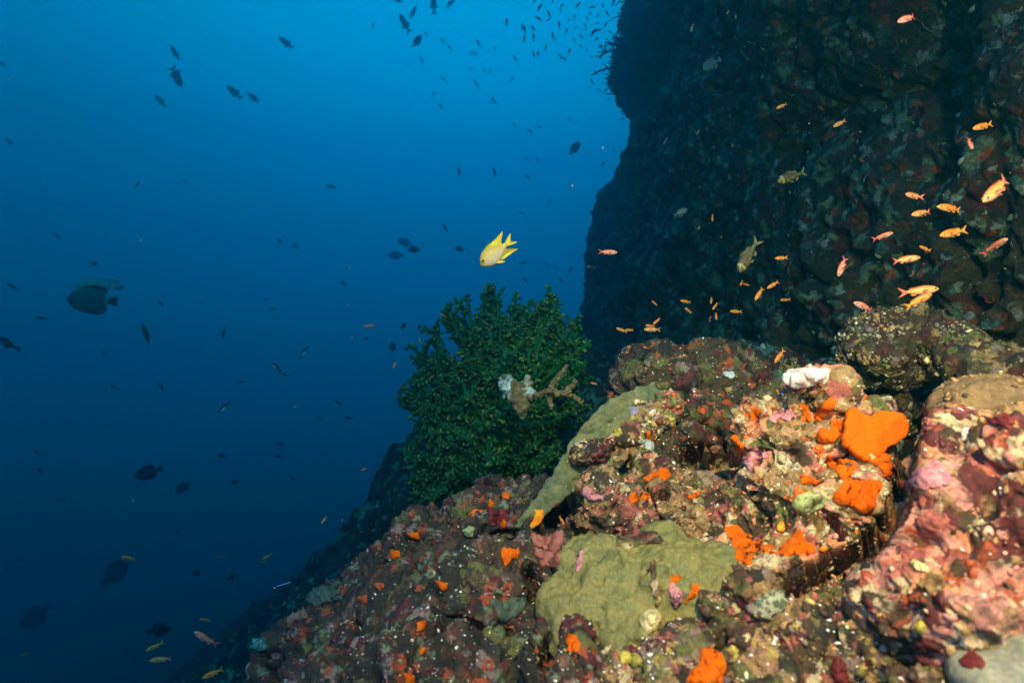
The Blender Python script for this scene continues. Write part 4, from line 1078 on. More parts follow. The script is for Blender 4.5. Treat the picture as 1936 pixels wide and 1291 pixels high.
anth_body = ([0, .04, .10, .20, .32, .45, .58, .68, .76, .80], [.012, .056, .090, .124, .136, .126, .096, .064, .042, .040], [-.012, -.046, -.076, -.110, -.124, -.116, -.088, -.056, -.034, -.034], [.012, .035, .052, .066, .068, .060, .042, .026, .014, .010])
def rescale(body, end):                                # the stations run 0..1 along the body proper; the tail fin takes the rest
    st, T, B, Wd = body
    return (list(np.array(st)), T, B, Wd)
def short_loft(V, L):                                  # body occupies the front part
    V = V.copy(); V[:, 0] = .5 - (.5 - V[:, 0]) * L; return V
def fishspec(key, body, L, color, fins):
    tone = .60 if key.startswith('anthias') else .68 if key == 'damsel' else 1.0
    st, T, B, Wd = body
    st = np.array(st) / st[-1]
    def build(name):
        b = MB()
        V, q, t = loft(list(st), T, B, Wd)
        V = short_loft(V, L)
        b.add(V, q, t, np.clip(color(V) * tone, 0, 1))
        for f, c in fins:
            V, q, t = fin(**f) if isinstance(f, dict) else fin(f)
            b.add(V, q, t, lerp(c[0], c[1], (0.1 - V[:, 0]) * 1.7) * tone)
        me = b.mesh(name); me.materials.append(M['fish']); return me
    SPEC[key] = build
anth_fins = lambda c1, c2: [
    ([(-.27, .035), (-.33, .06), (-.40, .105), (-.50, .155), (-.43, .06), (-.385, .0), (-.43, -.055), (-.50, -.145), (-.40, -.095), (-.33, -.055), (-.27, -.032)], (c1, c2)),
    ([(.24, .09), (.20, .130), (.12, .148), (0, .142), (-.10, .130), (-.20, .115), (-.25, .08), (-.20, .04), (0, .07)], (c1, c2)),
    ([(-.05, -.07), (-.09, -.118), (-.16, -.128), (-.22, -.09), (-.19, -.04)], (c1, c2)),
    (dict(pts=[(.20, -.08), (.12, -.115), (0, -.145), (.05, -.10), (.12, -.07)], y0=.02), (c1, c2)),
    (dict(pts=[(.22, -.01), (.16, .03), (.06, .01), (.07, -.05), (.16, -.05)], y0=.062, splay=.35), (c1, c2)),
    (dict(pts=[(.22, -.01), (.16, .03), (.06, .01), (.07, -.05), (.16, -.05)], y0=-.062, splay=.35), (c1, c2))]
fishspec('anthias_orange', anth_body, .80, anth_color((.78, .17, .010), (.82, .31, .025), (.78, .38, .20)), anth_fins((.80, .20, .02), (.78, .32, .03)))
fishspec('anthias_gold', anth_body, .80, anth_color((.80, .20, .06), (.86, .44, .08), (.80, .42, .40)), anth_fins((.80, .22, .08), (.75, .18, .12)))
fishspec('anthias_pink', anth_body, .80, anth_color((.72, .16, .10), (.85, .36, .16), (.78, .42, .50)), anth_fins((.72, .12, .14), (.70, .10, .12)))
dam_body = ([0, .03, .08, .16, .28, .42, .56, .70, .82, .92, 1.0], [.01, .055, .105, .160, .208, .225, .205, .155, .10, .06, .05], [-.02, -.065, -.10, -.145, -.19, -.21, -.195, -.15, -.10, -.055, -.045], [.015, .04, .06, .078, .092, .092, .080, .058, .034, .018, .012])
def dam_col(V):
    z = V[:, 2]; x = V[:, 0]
    c = lerp((.76, .62, .42), (.74, .50, .07), (z + .13) * 5.0)
    c = c * (1 - np.clip((z - .13) * 10, 0, 1)[:, None]) + np.array((.80, .55, .03))[None] * np.clip((z - .13) * 10, 0, 1)[:, None]
    k = np.clip((-.12 - x) * 7, 0, 1)[:, None]
    k2 = np.clip((x - .36) * 5, 0, .6)[:, None]
    c = c * (1 - k2) + np.array((.80, .52, .06))[None] * k2
    return c * (1 - k) + np.array((.88, .72, .04))[None] * k
YEL = ((.90, .72, .03), (.88, .66, .02))
fishspec('damsel', dam_body, .74, dam_col, [
    ([(-.22, .045), (-.30, .07), (-.42, .115), (-.53, .14), (-.44, .06), (-.385, .0), (-.44, -.055), (-.52, -.12), (-.40, -.10), (-.30, -.06), (-.22, -.04)], YEL),
    ([(.32, .16), (.22, .225), (.10, .25), (-.02, .245), (-.14, .245), (-.27, .265), (-.41, .285), (-.31, .20), (-.22, .13), (-.17, .05), (-.05, .10), (.1, .16)], YEL),
    ([(.10, -.17), (0, -.225), (-.12, -.225), (-.27, -.235), (-.42, -.25), (-.31, -.17), (-.21, -.10), (-.16, -.04), (-.05, -.1)], YEL),
    (dict(pts=[(.22, -.17), (.15, -.24), (.02, -.30), (.06, -.22), (.12, -.18)], y0=.03), YEL),
    ])
flat = lambda c: (lambda V: np.tile(np.array(c, float), (len(V), 1)))
DK = (.010, .013, .016)
trig_body = ([0, .05, .15, .3, .45, .6, .75, .88, 1], [.02, .055, .10, .145, .16, .145, .10, .05, .045], [-.02, -.055, -.10, -.145, -.16, -.145, -.10, -.05, -.045], [.015, .03, .05, .065, .065, .055, .035, .02, .012])
fishspec('trigger', trig_body, .82, flat(DK), [
    ([(-.29, .045), (-.36, .09), (-.44, .16), (-.52, .21), (-.45, .08), (-.41, 0), (-.45, -.08), (-.52, -.20), (-.44, -.15), (-.36, -.09), (-.29, -.045)], (DK, DK)),
    ([(.02, .14), (-.07, .24), (-.13, .23), (-.22, .13), (-.26, .06), (-.15, .08)], (DK, DK)), ([(.0, -.14), (-.08, -.23), (-.14, -.22), (-.22, -.12), (-.26, -.06), (-.15, -.08)], (DK, DK))])
fus_body = ([0, .05, .15, .3, .5, .7, .85, 1], [.01, .045, .085, .115, .115, .08, .045, .03], [-.01, -.04, -.08, -.11, -.11, -.078, -.042, -.028], [.01, .03, .045, .055, .055, .04, .02, .01])
def darkfins(c, s=1.0): return [
    ([(-.30, .03), (-.38, .07), (-.50, .14 * s), (-.43, .03), (-.40, 0), (-.43, -.03), (-.50, -.14 * s), (-.38, -.07), (-.30, -.03)], (c, c)),
    ([(.18, .09), (.10, .155), (-.05, .15), (-.18, .11), (-.20, .05), (0, .08)], (c, c)), ([(-.02, -.09), (-.08, -.145), (-.17, -.12), (-.19, -.05)], (c, c))]
fishspec('slim_dark', fus_body, .82, flat(DK), darkfins(DK))
surg_body = ([0, .05, .15, .3, .5, .7, .85, 1], [.03, .10, .17, .225, .23, .17, .09, .05], [-.03, -.10, -.17, -.225, -.23, -.17, -.09, -.05], [.02, .04, .055, .065, .065, .05, .03, .015])
def surg(c, tail): return [
    ([(-.28, .045), (-.36, .09), (-.47, .15), (-.43, .0), (-.47, -.15), (-.36, -.09), (-.28, -.045)], (tail, tail)),
    ([(.26, .17), (.15, .27), (-.05, .28), (-.22, .20), (-.24, .09), (0, .18)], (c, c)), ([(.12, -.19), (.05, -.27), (-.10, -.27), (-.22, -.19), (-.24, -.09), (0, -.18)], (c, c))]
fishspec('oval_dark', surg_body, .82, flat((.013, .018, .018)), surg((.013, .018, .018), (.013, .018, .018)))
fishspec('oval_pale', surg_body, .82, flat((.10, .12, .10)), surg((.08, .10, .08), (.12, .13, .10)))
but_body = ([0, .03, .08, .18, .32, .5, .68, .82, .92, 1], [.015, .05, .12, .21, .28, .30, .28, .20, .09, .06], [-.02, -.05, -.12, -.21, -.28, -.30, -.28, -.20, -.09, -.06], [.012, .025, .04, .055, .062, .06, .048, .03, .016, .01])
def but_col(V):
    x = V[:, 0]
    c = np.tile(np.array((.10, .15, .06)), (len(V), 1))
    c = np.where((x > .33)[:, None], np.array([[.10, .06, .035]]), c)
    c = np.where(((x > -.315) & (x < -.265))[:, None], np.array([[.55, .58, .5]]), c)
    return c
BG, BW = (.10, .14, .055), (.5, .55, .5)
fishspec('butterfly', but_body, .86, but_col, [
    ([(-.33, .06), (-.40, .10), (-.50, .11), (-.49, 0), (-.50, -.11), (-.40, -.10), (-.33, -.06)], ((.03, .03, .02), (.02, .02, .02))),
    ([(.26, .22), (.15, .315), (-.05, .345), (-.2, .34), (-.30, .27), (-.31, .12), (-.2, .16), (0, .26)], (BG, BG)),
    ([(.20, -.24), (.05, -.32), (-.10, -.345), (-.22, -.33), (-.30, -.25), (-.31, -.12), (-.2, -.16), (0, -.26)], (BG, BG))])
fishspec('butterfly_pale', but_body, .86, lambda V: np.where((but_col(V)[:, 0:1] > .3), but_col(V), np.array([[.13, .25, .18]])), [
    ([(-.33, .06), (-.40, .10), (-.50, .11), (-.49, 0), (-.50, -.11), (-.40, -.10), (-.33, -.06)], ((.03, .03, .02), (.02, .02, .02))),
    ([(.26, .22), (.15, .315), (-.05, .345), (-.2, .34), (-.30, .27), (-.31, .12), (-.2, .16), (0, .26)], ((.11, .20, .14), (.11, .20, .14))),
    ([(.20, -.24), (.05, -.32), (-.10, -.345), (-.22, -.33), (-.30, -.25), (-.31, -.12), (-.2, -.16), (0, -.26)], ((.11, .20, .14), (.11, .20, .14)))])
def wr_col(V):
    z = V[:, 2]
    return np.where((z < -.045)[:, None], np.array([[.55, .62, .55]]), np.array([[.035, .045, .035]]))
fishspec('wrasse', fus_body, .84, wr_col, darkfins((.03, .04, .03), .7))
def cl_col(V):
    z = V[:, 2]
    return np.where((np.abs(z) < .03)[:, None], np.array([[.01, .015, .03]]), np.array([[.30, .55, .75]]))
cl_body = ([0, .05, .15, .4, .7, 1], [.01, .03, .05, .06, .055, .035], [-.01, -.03, -.05, -.06, -.055, -.035], [.01, .02, .03, .035, .03, .012])
fishspec('cleaner', cl_body, .88, cl_col, [([(-.36, .03), (-.5, .045), (-.5, -.045), (-.36, -.03)], ((.3, .55, .75), (.3, .55, .75))), ([(.2, .05), (.1, .075), (-.3, .07), (-.34, .03)], ((.1, .2, .3), (.1, .2, .3)))])
snap_body = ([0, .03, .08, .18, .32, .48, .64, .8, 1], [.015, .05, .09, .13, .145, .135, .105, .06, .038], [-.02, -.055, -.085, -.115, -.13, -.125, -.095, -.055, -.036], [.02, .04, .055, .07, .075, .066, .048, .026, .012])
def sn_col(V):
    z = V[:, 2]; x = V[:, 0]
    c = lerp((.12, .09, .03), (.05, .038, .016), (z + .08) * 7)
    head = ((x > .26) & (x < .31)) | ((x > .38) & (x < .41))
    c = np.where(head[:, None], np.array([[.05, .04, .015]]), c)
    return np.where(((x >= .31) & (x < .38))[:, None], np.array([[.22, .18, .05]]), c)
SN = (.09, .07, .03)
fishspec('snapper', snap_body, .82, sn_col, [
    ([(-.30, .035), (-.38, .08), (-.50, .15), (-.44, .04), (-.40, 0), (-.44, -.04), (-.50, -.15), (-.38, -.08), (-.30, -.035)], (SN, SN)),
    ([(.18, .12), (.12, .19), (0, .18), (-.06, .12), (-.12, .155), (-.2, .10), (-.22, .06), (0, .10)], (SN, SN)),
    ([(-.04, -.10), (-.09, -.17), (-.17, -.13), (-.2, -.06)], (SN, SN)), (dict(pts=[(.18, -.10), (.10, -.17), (.02, -.16), (.08, -.10)], y0=.03), (SN, SN)),
    (dict(pts=[(.2, -.02), (.13, .02), (.04, -.01), (.05, -.06), (.14, -.06)], y0=.07, splay=.3), (SN, SN)), (dict(pts=[(.2, -.02), (.13, .02), (.04, -.01), (.05, -.06), (.14, -.06)], y0=-.07, splay=.3), (SN, SN))])
PROTO = {}
BENDS = (0.0, .35, -.4, .15, -.2)
EYEPOS = {'anthias_orange': (.395, .052, .028, .036, 'gold'), 'anthias_gold': (.395, .052, .028, .036, 'pink'), 'anthias_pink': (.395, .052, .028, .036, 'pink'), 'damsel': (.410, .062, .035, .050, 'gold'),
          'snapper': (.385, .052, .030, .034, 'pale'), 'butterfly': (.38, .04, .02, .025, 'dark')}
KIND = {'anthias_orange': 'anthias', 'anthias_gold': 'anthias', 'anthias_pink': 'anthias', 'damsel': 'damselfish', 'trigger': 'triggerfish', 'slim_dark': 'small_fish', 'oval_dark': 'surgeonfish', 'oval_pale': 'damselfish',
        'butterfly': 'butterflyfish', 'butterfly_pale': 'butterflyfish', 'wrasse': 'wrasse', 'cleaner': 'cleaner_wrasse', 'snapper': 'snapper'}
def fish(key, u, v, lenpx, ang, Y, label, group=None, yaw=0.0, roll=0.0, eyes=None, name=None):
    """ang: heading in the view plane, 0 = to the right, 90 = up; yaw: turned towards (+) or away from (-) the viewer"""
    bend = BENDS[len(COL.objects) % 5]
    if (key, bend) not in PROTO:
        me = SPEC[key](KIND[key])
        Vb, _ = mesh_arrays(me)
        Vb[:, 1] += bend * np.clip(.15 - Vb[:, 0], 0, 1) ** 2      # the tail swept to one side
        me.vertices.foreach_set('co', Vb.astype(np.float32).ravel()); me.update()
        PROTO[(key, bend)] = me
    o = bpy.data.objects.new(name or KIND[key], PROTO[(key, bend)]); COL.objects.link(o)
    a = math.radians(ang); yw = math.radians(yaw)
    L = lenpx * Y / F / max(.45, math.cos(yw))
    hx = np.array([math.cos(a) * math.cos(yw), -math.sin(yw), math.sin(a) * math.cos(yw)])
    up = np.array([-math.sin(a), 0, math.cos(a)])
    if up[2] < 0: up = -up
    up = up - hx * (up @ hx); up /= np.linalg.norm(up)
    lat = np.cross(up, hx)
    r = math.radians(roll)
    up2 = up * math.cos(r) + lat * math.sin(r); lat2 = np.cross(up2, hx)
    m = Matrix([[hx[i], lat2[i], up2[i]] for i in range(3)]).to_4x4()
    o.matrix_world = Matrix.Translation(Vector(P(u, v, Y))) @ m @ Matrix.Scale(L, 4)
    tag(o, label, 'fish', group)
    if eyes is None: eyes = key in EYEPOS and lenpx > 16
    if eyes and key in EYEPOS:
        ex, ey, ez, er, ek = EYEPOS[key]
        for s in (-1, 1):
            e = link('eye', EYE[ek], None, o); e.location = (ex, s * ey, ez); e.scale = (er, er, er)
    return o
AO, AG, AP = 'anthias_orange', 'anthias_gold', 'anthias_pink'
fish('damsel', 941, 475, 84, 221, 1.28, 'bright yellow damselfish with pointed fins diving over the tree coral', yaw=8)
GA = 'orange and pink anthias before the reef wall'
for k in (
        (AG, 1887, 357, 88, 218, .95, 'large pink gold anthias slanting down at the right edge', 10), (AO, 1858, 239, 46, 197, 1.20, 'orange anthias uppermost of those at the right edge', 10),
        (AP, 1834, 272, 30, 250, 1.20, 'small pink anthias nose down beneath the uppermost orange one', 40), (AG, 1727, 371, 40, 175, 1.22, 'stubby gold anthias above the overlapping pair', 20),
        (AG, 1743, 403, 46, 192, 1.22, 'pink orange anthias left in the overlapping pair', 10), (AO, 1797, 394, 56, 175, 1.16, 'orange anthias with yellow tail right in the overlapping pair', 5),
        (AO, 1803, 440, 60, 193, 1.12, 'orange anthias swimming level below the overlapping pair', 8), (AP, 1668, 447, 28, 20, 1.25, 'small pink anthias facing right before the wall', 40),
        (AO, 1748, 470, 24, 160, 1.30, 'little orange anthias above the plump gold one', 10), (AP, 1880, 466, 25, 60, 1.1, 'pale blurred anthias seen head on at the right edge', 62),
        (AG, 1712, 491, 48, 8, 1.12, 'plump gold anthias with red back facing right', 15), (AP, 1592, 504, 44, 242, 1.25, 'pink anthias nose down right of the pale grey coral', 15),
        (AO, 1477, 488, 26, 186, 1.45, 'slim orange anthias between snapper and pale grey coral', 10), (AG, 1738, 550, 66, 6, 1.12, 'pink and yellow anthias over the brown ledge, behind an orange one', 10),
        (AO, 1735, 569, 54, 28, 1.06, 'orange anthias overlapping the pink and yellow one above the ledge', 10), (AP, 1634, 580, 48, 162, 1.15, 'pink anthias with red tail left of the brown ledge', 12),
        (AO, 1435, 556, 30, 235, 1.5, 'orange anthias lower left of two slanting below the snapper', 10), (AO, 1461, 539, 27, 210, 1.5, 'orange anthias upper right of two slanting below the snapper', 10),
        (AO, 1484, 567, 20, 185, 1.6, 'small orange anthias right of the slanting two', 10), (AO, 1411, 538, 14, 165, 1.75, 'tiny orange anthias just below the snapper', 0),
        (AO, 1402, 535, 13, 240, 1.75, 'tiny yellowish anthias touching another under the snapper', 20), (AO, 1391, 589, 23, 178, 1.65, 'orange anthias level, alone above the dim rock', 10),
        (AO, 1345, 568, 14, 255, 1.8, 'orange anthias top of the cluster of four above the peak', 20), (AO, 1352, 579, 18, 232, 1.75, 'orange anthias second in the cluster of four above the peak', 10),
        (AO, 1354, 598, 14, 262, 1.75, 'orange anthias right below in the cluster of four above the peak', 30), (AP, 1343, 603, 11, 85, 1.8, 'reddish anthias lowest in the cluster of four above the peak', 30),
        (AO, 1296, 570, 21, 172, 1.75, 'orange anthias above a bent one left of the cluster', 10), (AO, 1301, 587, 17, 145, 1.75, 'bent small orange anthias left of the cluster', 20),
        (AO, 1237, 573, 13, 140, 1.8, 'tiny orange anthias alone before the dark wall', 20), (AO, 1242, 607, 20, 220, 1.65, 'orange anthias topmost of the tight trio above the peak', 10),
        (AO, 1229, 616, 19, 175, 1.65, 'orange anthias middle of the tight trio above the peak', 10), (AG, 1233, 623, 32, 180, 1.6, 'longest and lowest anthias in the tight trio above the peak', 8),
        (AO, 1175, 624, 22, 160, 1.65, 'orange anthias left in the pair right of the tree coral', 8), (AO, 1190, 624, 18, 180, 1.65, 'orange anthias right in the pair right of the tree coral', 10),
        (AP, 1149, 477, 36, -3, 1.5, 'pink anthias alone at the dark wall edge right of the damselfish', 8), (AO, 1474, 673, 34, 232, 1.42, 'vivid orange anthias diving above the white sponge cap', 8),
        (AO, 1123, 725, 13, 165, 1.6, 'tiny orange anthias above the plate coral', 10), (AO, 1062, 983, 20, 300, 1.18, 'tiny orange fish in the shadow under the plate coral', 10),
        (AP, 1716, 35, 48, 205, 1.1, 'blurred pink anthias at the top right of the wall', 10), (AG, 1478, 201, 24, 205, 1.7, 'small gold anthias on the upper wall', 10), (AG, 1587, 234, 29, 208, 1.6, 'gold anthias with red tail in the middle of the upper wall', 10),
        (AG, 1308, 54, 18, 250, 2.4, 'small yellowish fish hanging nose down high on the dark wall', 20), (AG, 1377, 23, 13, 235, 2.4, 'tiny yellowish fish near the top of the wall, left of another', 20), (AG, 1391, 32, 12, 260, 2.4, 'tiny yellowish fish near the top of the wall, right of another', 20),
        (AG, 1347, 412, 15, 262, 2.2, 'small pale fish nose down left of the snapper', 20), (AG, 1322, 430, 10, 240, 2.3, 'tiny pale fish left of the nose down pale one', 20), (AO, 1320, 250, 11, 235, 2.4, 'tiny orange fish by the white sliver on the dark wall', 10),
        (AO, 1385, 275, 10, 255, 2.3, 'tiny orange fish left of the upper snapper', 10)):
    fish(k[0], k[1], k[2], k[3], k[4], k[5], k[6], GA, yaw=k[7])
fish('snapper', 1497, 334, 66, 202, 1.7, 'brown snapper with yellow head slanting across the wall, upper of two', yaw=14)
fish('snapper', 1415, 483, 78, 237, 1.55, 'brown snapper diving with banded head, lower of two', yaw=12)
fish('oval_pale', 1345, 122, 42, 212, 2.6, 'pale grey damselfish on the upper dark wall', yaw=15)
fish('oval_pale', 1286, 402, 27, 25, 2.6, 'pale grey damselfish facing right before the dark wall', yaw=15)
fish('cleaner', 1259, 266, 16, 62, 2.2, 'thin white sliver of a fish on the dark wall', yaw=5)
fish('oval_dark', 1118, 505, 20, 175, 2.3, 'olive fish half hidden in the dark wall edge', yaw=10)
GL = 'anthias over the deep slope and open water'
for k in (
        (AP, 699, 616, 22, 190, 1.75, 'pinkish anthias alone left of the tree coral', 10), (AO, 746, 690, 14, 245, 1.8, 'small orange anthias nose down at the left of the tree coral', 15), (AO, 838, 596, 13, 150, 2.0, 'tiny orange anthias touching the top left of the tree coral', 10),
        (AO, 793, 643, 11, 105, 2.0, 'tiny olive orange fish beside the left branches of the tree coral', 20), (AO, 243, 1054, 27, 170, 1.5, 'dull orange anthias above the big dim fish', 10), (AO, 505, 1052, 19, 210, 1.9, 'orange anthias above the blue white cleaner wrasse', 10),
        (AO, 500, 1062, 8, 200, 2.0, 'speck of an orange anthias under the one above the cleaner wrasse', 10), (AG, 613, 982, 19, 235, 1.75, 'pale gold anthias left of the ridge crest', 10), (AO, 388, 1171, 21, 172, 1.7, 'orange anthias above the large red one', 10),
        (AP, 390, 1208, 52, 138, 1.2, 'large red and gold anthias over the deep slope', 15), (AO, 292, 1222, 33, 205, 1.35, 'slim orange anthias leftmost over the deep slope', 10), (AG, 304, 1246, 40, 182, 1.3, 'gold anthias with pink belly below the slim orange one', 10),
        (AO, 403, 1272, 42, 203, 1.3, 'orange anthias near the bottom edge over the deep slope', 10), (AO, 420, 1053, 14, 190, 2.6, 'dim yellowish fish left of the anthias above the cleaner wrasse', 10), (AO, 47, 1237, 17, 205, 2.6, 'dim orange fish at the lower left corner', 10),
        (AO, 688, 887, 11, 200, 1.9, 'tiny orange anthias in the dark left of the tree coral base', 10)):
    fish(k[0], k[1], k[2], k[3], k[4], k[5], k[6], GL, yaw=k[7])
fish('cleaner', 533, 1107, 42, 20, 1.55, 'blue white cleaner wrasse left of the mound crest', yaw=5)
fish('butterfly', 172, 567, 80, 178, 6.0, 'dark squarish butterflyfish with white tail bar, lower of the pair', yaw=12)
fish('butterfly_pale', 186, 540, 88, 174, 6.4, 'pale greenish butterflyfish tilted behind the dark one', yaw=6, roll=-62)
fish('butterfly', 274, 632, 40, 20, 6.2, 'dark butterflyfish seen head on right of the pair', yaw=52)
fish('wrasse', 8, 648, 62, 152, 5.5, 'dim wrasse half out of the left edge', yaw=10)
for k in (('wrasse', 575, 665, 24, 240, 2.4, 'small dark wrasse with white belly, nose down'), ('wrasse', 523, 694, 26, 135, 2.3, 'dark wrasse crossing another with a white belly'), ('wrasse', 537, 709, 18, 160, 2.3, 'white bellied wrasse tucked below a darker one'),
          ('wrasse', 425, 769, 30, 222, 2.2, 'dark wrasse with bright white belly line in mid water'), ('slim_dark', 423, 629, 20, 265, 4.5, 'slim dark fish hanging upright below the butterflyfish')):
    fish(*k, group='wrasses in open water', yaw=8)
for k in (('oval_dark', 282, 893, 52, 195, 3.2, 'dark oval surgeonfish in the lower left water', 8), ('oval_dark', 348, 920, 32, 215, 5.5, 'faded surgeonfish right of the dark oval one', 15), ('oval_dark', 218, 1082, 70, 42, 6.4, 'big dim fish below the dull orange anthias', 12),
          ('oval_dark', 70, 1163, 66, 218, 6.6, 'big dim fish slanting at the lower left', 10), ('oval_dark', 300, 1190, 48, 15, 3.0, 'dark fish hugging the deep slope', 10), ('oval_dark', 370, 1083, 22, 10, 4.0, 'small dark fish above the deep slope', 10),
          ('oval_dark', 420, 861, 15, 175, 5.0, 'tiny dark oval fish right of the surgeonfish', 10), ('oval_dark', 445, 911, 13, 185, 5.0, 'tiny dark oval fish below the other tiny one', 10), ('oval_pale', 438, 1089, 19, 190, 2.8, 'pale round fish over the deep slope', 30),
          ('oval_dark', 784, 472, 24, 180, 4.6, 'dark oval fish left of the yellow damselfish', 8), ('oval_dark', 767, 459, 30, 160, 7.0, 'faint fish above the dark oval one', 8), ('oval_dark', 749, 483, 30, 178, 7.5, 'faint fish below left of the dark oval one', 8),
          ('oval_dark', 870, 471, 18, 175, 4.8, 'dark oval fish nearest the yellow damselfish', 10), ('oval_dark', 742, 657, 22, 70, 5.0, 'ragged dark fish left of the tree coral', 30), ('oval_dark', 763, 617, 14, 60, 3.5, 'olive dark fish left of the tree coral top', 20), ('oval_dark', 793, 618, 12, 50, 4.0, 'small dark fish close to the tree coral top', 20)):
    fish(*k[:5], min(k[5] * 2.1, 15), k[6], yaw=k[7], group='dark oval fish in the water')
GT = 'triggerfish silhouettes in the upper water'
for k in (('trigger', 541, 82, 34, 140, 6.4, 'triggerfish silhouette furthest right of the upper left group', 8), ('trigger', 331, 101, 21, 100, 6.4, 'short round triggerfish silhouette above the largest one', 45), ('trigger', 333, 144, 50, 300, 5.4, 'largest triggerfish silhouette, diving head down', 8),
          ('trigger', 303, 191, 30, 130, 8.5, 'faded triggerfish silhouette below the largest one', 8), ('trigger', 443, 175, 36, 138, 6.2, 'triggerfish silhouette left in the close pair', 8), ('trigger', 480, 186, 28, 140, 6.6, 'triggerfish silhouette right in the close pair', 8),
          ('trigger', 2, 121, 16, 160, 7, 'dark fish just entering at the left edge', 0), ('trigger', 18, 268, 20, 140, 10, 'faded triggerfish near the left edge', 8), ('trigger', 626, 353, 19, 172, 8.0, 'small triggerfish alone in the middle blue', 10),
          ('trigger', 109, 447, 16, 130, 9.5, 'faint triggerfish at left above the butterflyfish', 20), ('trigger', 530, 457, 18, 130, 8, 'dark triggerfish left in a pair at mid height', 8), ('trigger', 559, 466, 15, 125, 8.4, 'dark triggerfish right in a pair at mid height', 8),
          ('trigger', 178, 499, 20, 5, 6.4, 'dark triggerfish above the butterflyfish pair', 10), ('trigger', 753, 2, 18, 170, 6.2, 'dark fish cut by the top edge, left of three', 10), ('trigger', 781, 24, 24, 55, 6, 'triggerfish silhouette nose up near the top edge', 15),
          ('trigger', 765, 45, 28, 122, 6, 'curved slim triggerfish below the nose up one', 40), ('trigger', 820, 9, 26, 90, 6, 'upright dark fish cut by the top edge', 40), ('trigger', 852, 6, 24, 40, 6, 'dark fish with forked tail at the top edge, right of the upright one', 10),
          ('oval_dark', 788, 79, 26, 50, 5.2, 'round dark fish with drooping tail under the top group', 15), ('oval_dark', 1086, 281, 30, 48, 5.5, 'dark oval fish left of the wall edge', 10), ('slim_dark', 1184, 28, 26, 55, 6.0, 'larger dark fish by the bush corals at the wall top', 10)):
    fish(*k[:5], min(k[5] * 1.95, 15), k[6], yaw=k[7], group=GT)
# the school by the top of the wall
school = [(958, 43, 18, 88), (987, 53, 15, 92), (992, 56, 14, 95), (991, 74, 14, 85), (1008, 55, 14, 130), (1009, 70, 15, 95), (1020, 15, 18, 60), (1019, 36, 15, 160), (1038, 27, 15, 120), (1036, 38, 10, 30), (1057, 48, 15, 100),
          (1045, 68, 13, 88), (1049, 74, 10, 92), (1032, 91, 12, 80), (1009, 104, 14, 98), (1017, 103, 13, 88), (1071, 60, 12, 60), (1088, 53, 9, 40), (1085, 76, 8, 90), (1076, 98, 12, 65), (1058, 104, 8, 20), (1064, 110, 13, 170), (1069, 113, 9, 70),
          (1093, 10, 16, 50), (1119, 14, 13, 0), (1116, 26, 10, 178), (1148, 26, 13, 120), (1122, 62, 20, 55), (1131, 58, 14, 20), (1145, 47, 12, 60), (1127, 75, 11, 40), (1129, 45, 9, 20), (1106, 49, 10, 130), (1107, 56, 8, 10), (1099, 70, 9, 150), (1168, 61, 14, 40),
          (1155, 62, 10, 130), (1160, 5, 14, 70), (1098, 88, 9, 150), (1135, 89, 9, 20), (1127, 108, 9, 85), (1134, 107, 9, 60), (1118, 109, 6, 10), (1126, 138, 9, 110), (1119, 155, 13, 105), (1140, 157, 8, 50), (1133, 171, 8, 170), (1150, 98, 8, 60), (1161, 176, 8, 95),
          (1165, 188, 9, 100), (1179, 190, 9, 120), (1178, 201, 8, 90), (1177, 215, 9, 110), (1177, 225, 9, 10), (1150, 188, 7, 60), (1160, 283, 7, 120), (1140, 311, 11, 45), (1086, 32, 9, 70), (1060, 22, 9, 100), (1075, 40, 8, 50), (1140, 12, 10, 80),
          (1045, 4, 10, 100), (1010, 3, 8, 30), (1062, 12, 13, 50), (1130, 30, 9, 60), (1153, 40, 9, 30), (1110, 36, 8, 120), (1147, 75, 8, 20), (1109, 95, 8, 45)]
rs = random.Random(4)
for (u, v, l, a) in school:
    fish('slim_dark', u, v, l * 1.05, a, rs.uniform(5.6, 7.6), 'tiny dark fish in the dense school beside the top of the reef wall', 'school beside the wall top', yaw=rs.uniform(-10, 25))
faint = [(705, 50, 12), (805, 65, 12), (837, 78, 12), (851, 91, 12), (905, 83, 16), (890, 103, 8), (898, 102, 11), (935, 93, 9), (974, 112, 14), (797, 115, 14), (773, 123, 7), (892, 130, 9), (915, 135, 8), (927, 136, 9), (838, 150, 12), (901, 160, 15), (968, 150, 12),
         (820, 178, 10), (930, 190, 12), (936, 193, 12), (835, 203, 11), (1077, 225, 9), (973, 238, 10), (1003, 249, 13), (1020, 241, 10), (988, 403, 10), (1039, 384, 12), (998, 336, 13), (996, 300, 9), (1017, 303, 10)]
for (u, v, l) in faint:
    fish('slim_dark', u, v, l * 1.15, rs.choice((110, 120, 130, 150, 60)), rs.uniform(12, 16), 'faint distant fish in the pale blue below the school', 'faint fish far off in the pale blue', yaw=rs.uniform(-10, 30))
for (u, v, l, a, lab) in ((868, 326, 18, 98, 'upright slim fish left of two above the damselfish'), (935, 326, 17, 100, 'upright slim fish right of two above the damselfish'), (842, 432, 17, 115, 'slim dark fish slanting just left of the damselfish'),
                          (990, 497, 13, 10, 'small dim fish right of the damselfish'), (1078, 510, 13, 70, 'small dark slanting fish between damselfish and wall'), (886, 475, 10, 80, 'faint small fish beside the dark oval one by the damselfish')):
    fish('slim_dark', u, v, l, a, 8.0, lab, 'slim fish around the damselfish', yaw=12)
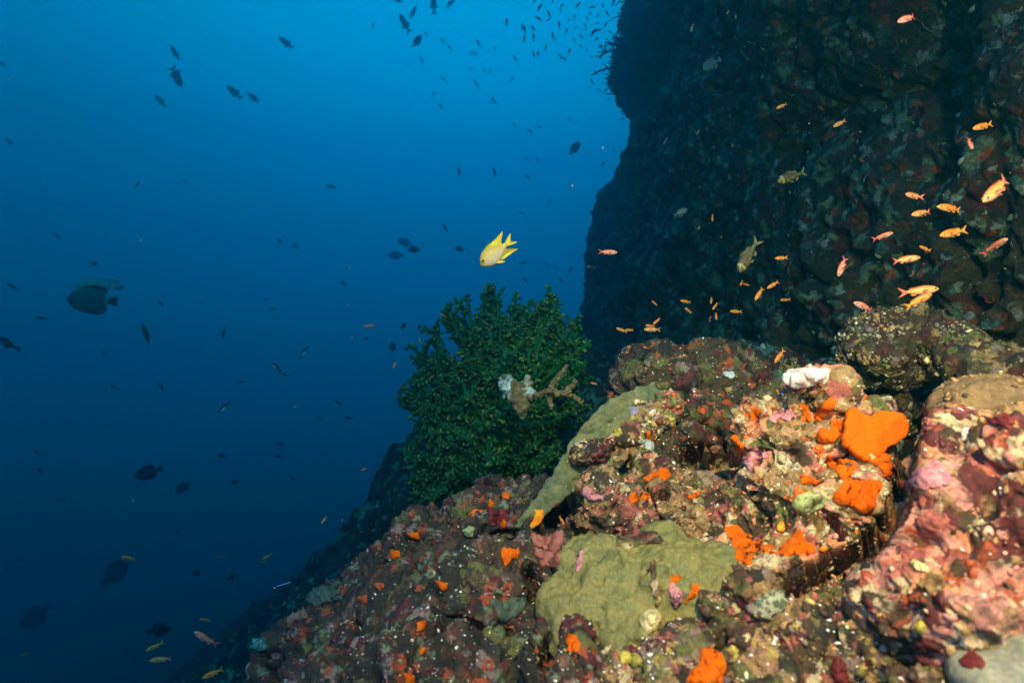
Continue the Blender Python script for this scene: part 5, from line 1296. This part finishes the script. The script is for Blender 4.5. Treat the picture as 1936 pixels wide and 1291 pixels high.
for (u, v, l) in ((260, 350, 14), (352, 345, 12), (25, 543, 18), (80, 602, 18), (650, 536, 14), (502, 566, 11), (515, 585, 14), (305, 575, 15), (217, 732, 15), (305, 732, 18), (455, 722, 13), (692, 640, 13), (770, 658, 11), (640, 762, 16), (660, 790, 15), (605, 791, 11),
                  (530, 840, 15), (525, 862, 15), (1033, 500, 9), (1050, 505, 8), (993, 530, 12), (1060, 530, 10), (70, 855, 14), (75, 890, 16), (195, 668, 13), (115, 945, 12), (335, 1005, 12), (555, 905, 11)):
    fish('slim_dark', u, v, l * 1.1, rs.choice((120, 140, 170, 40, 10)), rs.uniform(8.5, 11), 'faint dark fish lost in the deep blue water', 'faint fish in the deep blue', yaw=rs.uniform(0, 30))

# ------------------------------------------------------------------ drifting particles
rg = np.random.default_rng(55)
n = 120
uu, vv, Yy = rg.uniform(0, 1936, n), rg.uniform(0, 1291, n), rg.uniform(.7, 3.0, n)
PT = np.stack([(uu - 968) / F * Yy, Yy, 3 - (vv - 645.5) / F * Yy], 1)
sz = rg.uniform(.0004, .0010, n) * np.sqrt(Yy)
Vp = (PT[:, None] + ICO1[0][None] * sz[:, None, None]).reshape(-1, 3)
snow = link('marine_snow', mesh_np('marine_snow', Vp, [(ICO1[1][None] + (np.arange(n) * len(ICO1[0]))[:, None, None]).reshape(-1, 3)]), M['snow'])
snow['kind'] = 'stuff'; snow['label'] = 'pale specks drifting in the water'; snow['category'] = 'particles'

# ------------------------------------------------------------------ the water's haze
HZ = ((-16, -3, -4), (16, 18, 21))
c = np.array([(x, y, z) for x in (HZ[0][0], HZ[1][0]) for y in (HZ[0][1], HZ[1][1]) for z in (HZ[0][2], HZ[1][2])], float)
q = np.array([(0, 1, 3, 2), (4, 6, 7, 5), (0, 4, 5, 1), (2, 3, 7, 6), (0, 2, 6, 4), (1, 5, 7, 3)])
hm = bpy.data.materials.new('haze'); hm.use_nodes = True
ht = hm.node_tree; ht.nodes.clear()
pv = N(ht, 'ShaderNodeVolumePrincipled')
pv.inputs['Density'].default_value = 0.38
pv.inputs['Color'].default_value = (.005, .165, .235, 1)
pv.inputs['Absorption Color'].default_value = (.12, .736, .80, 1)
pv.inputs['Anisotropy'].default_value = 0.85
ho = N(ht, 'ShaderNodeOutputMaterial')
ht.links.new(pv.outputs[0], ho.inputs['Volume'])
haze = link('haze', mesh_np('haze', c, [q], smooth=False), hm)
haze['kind'] = 'stuff'
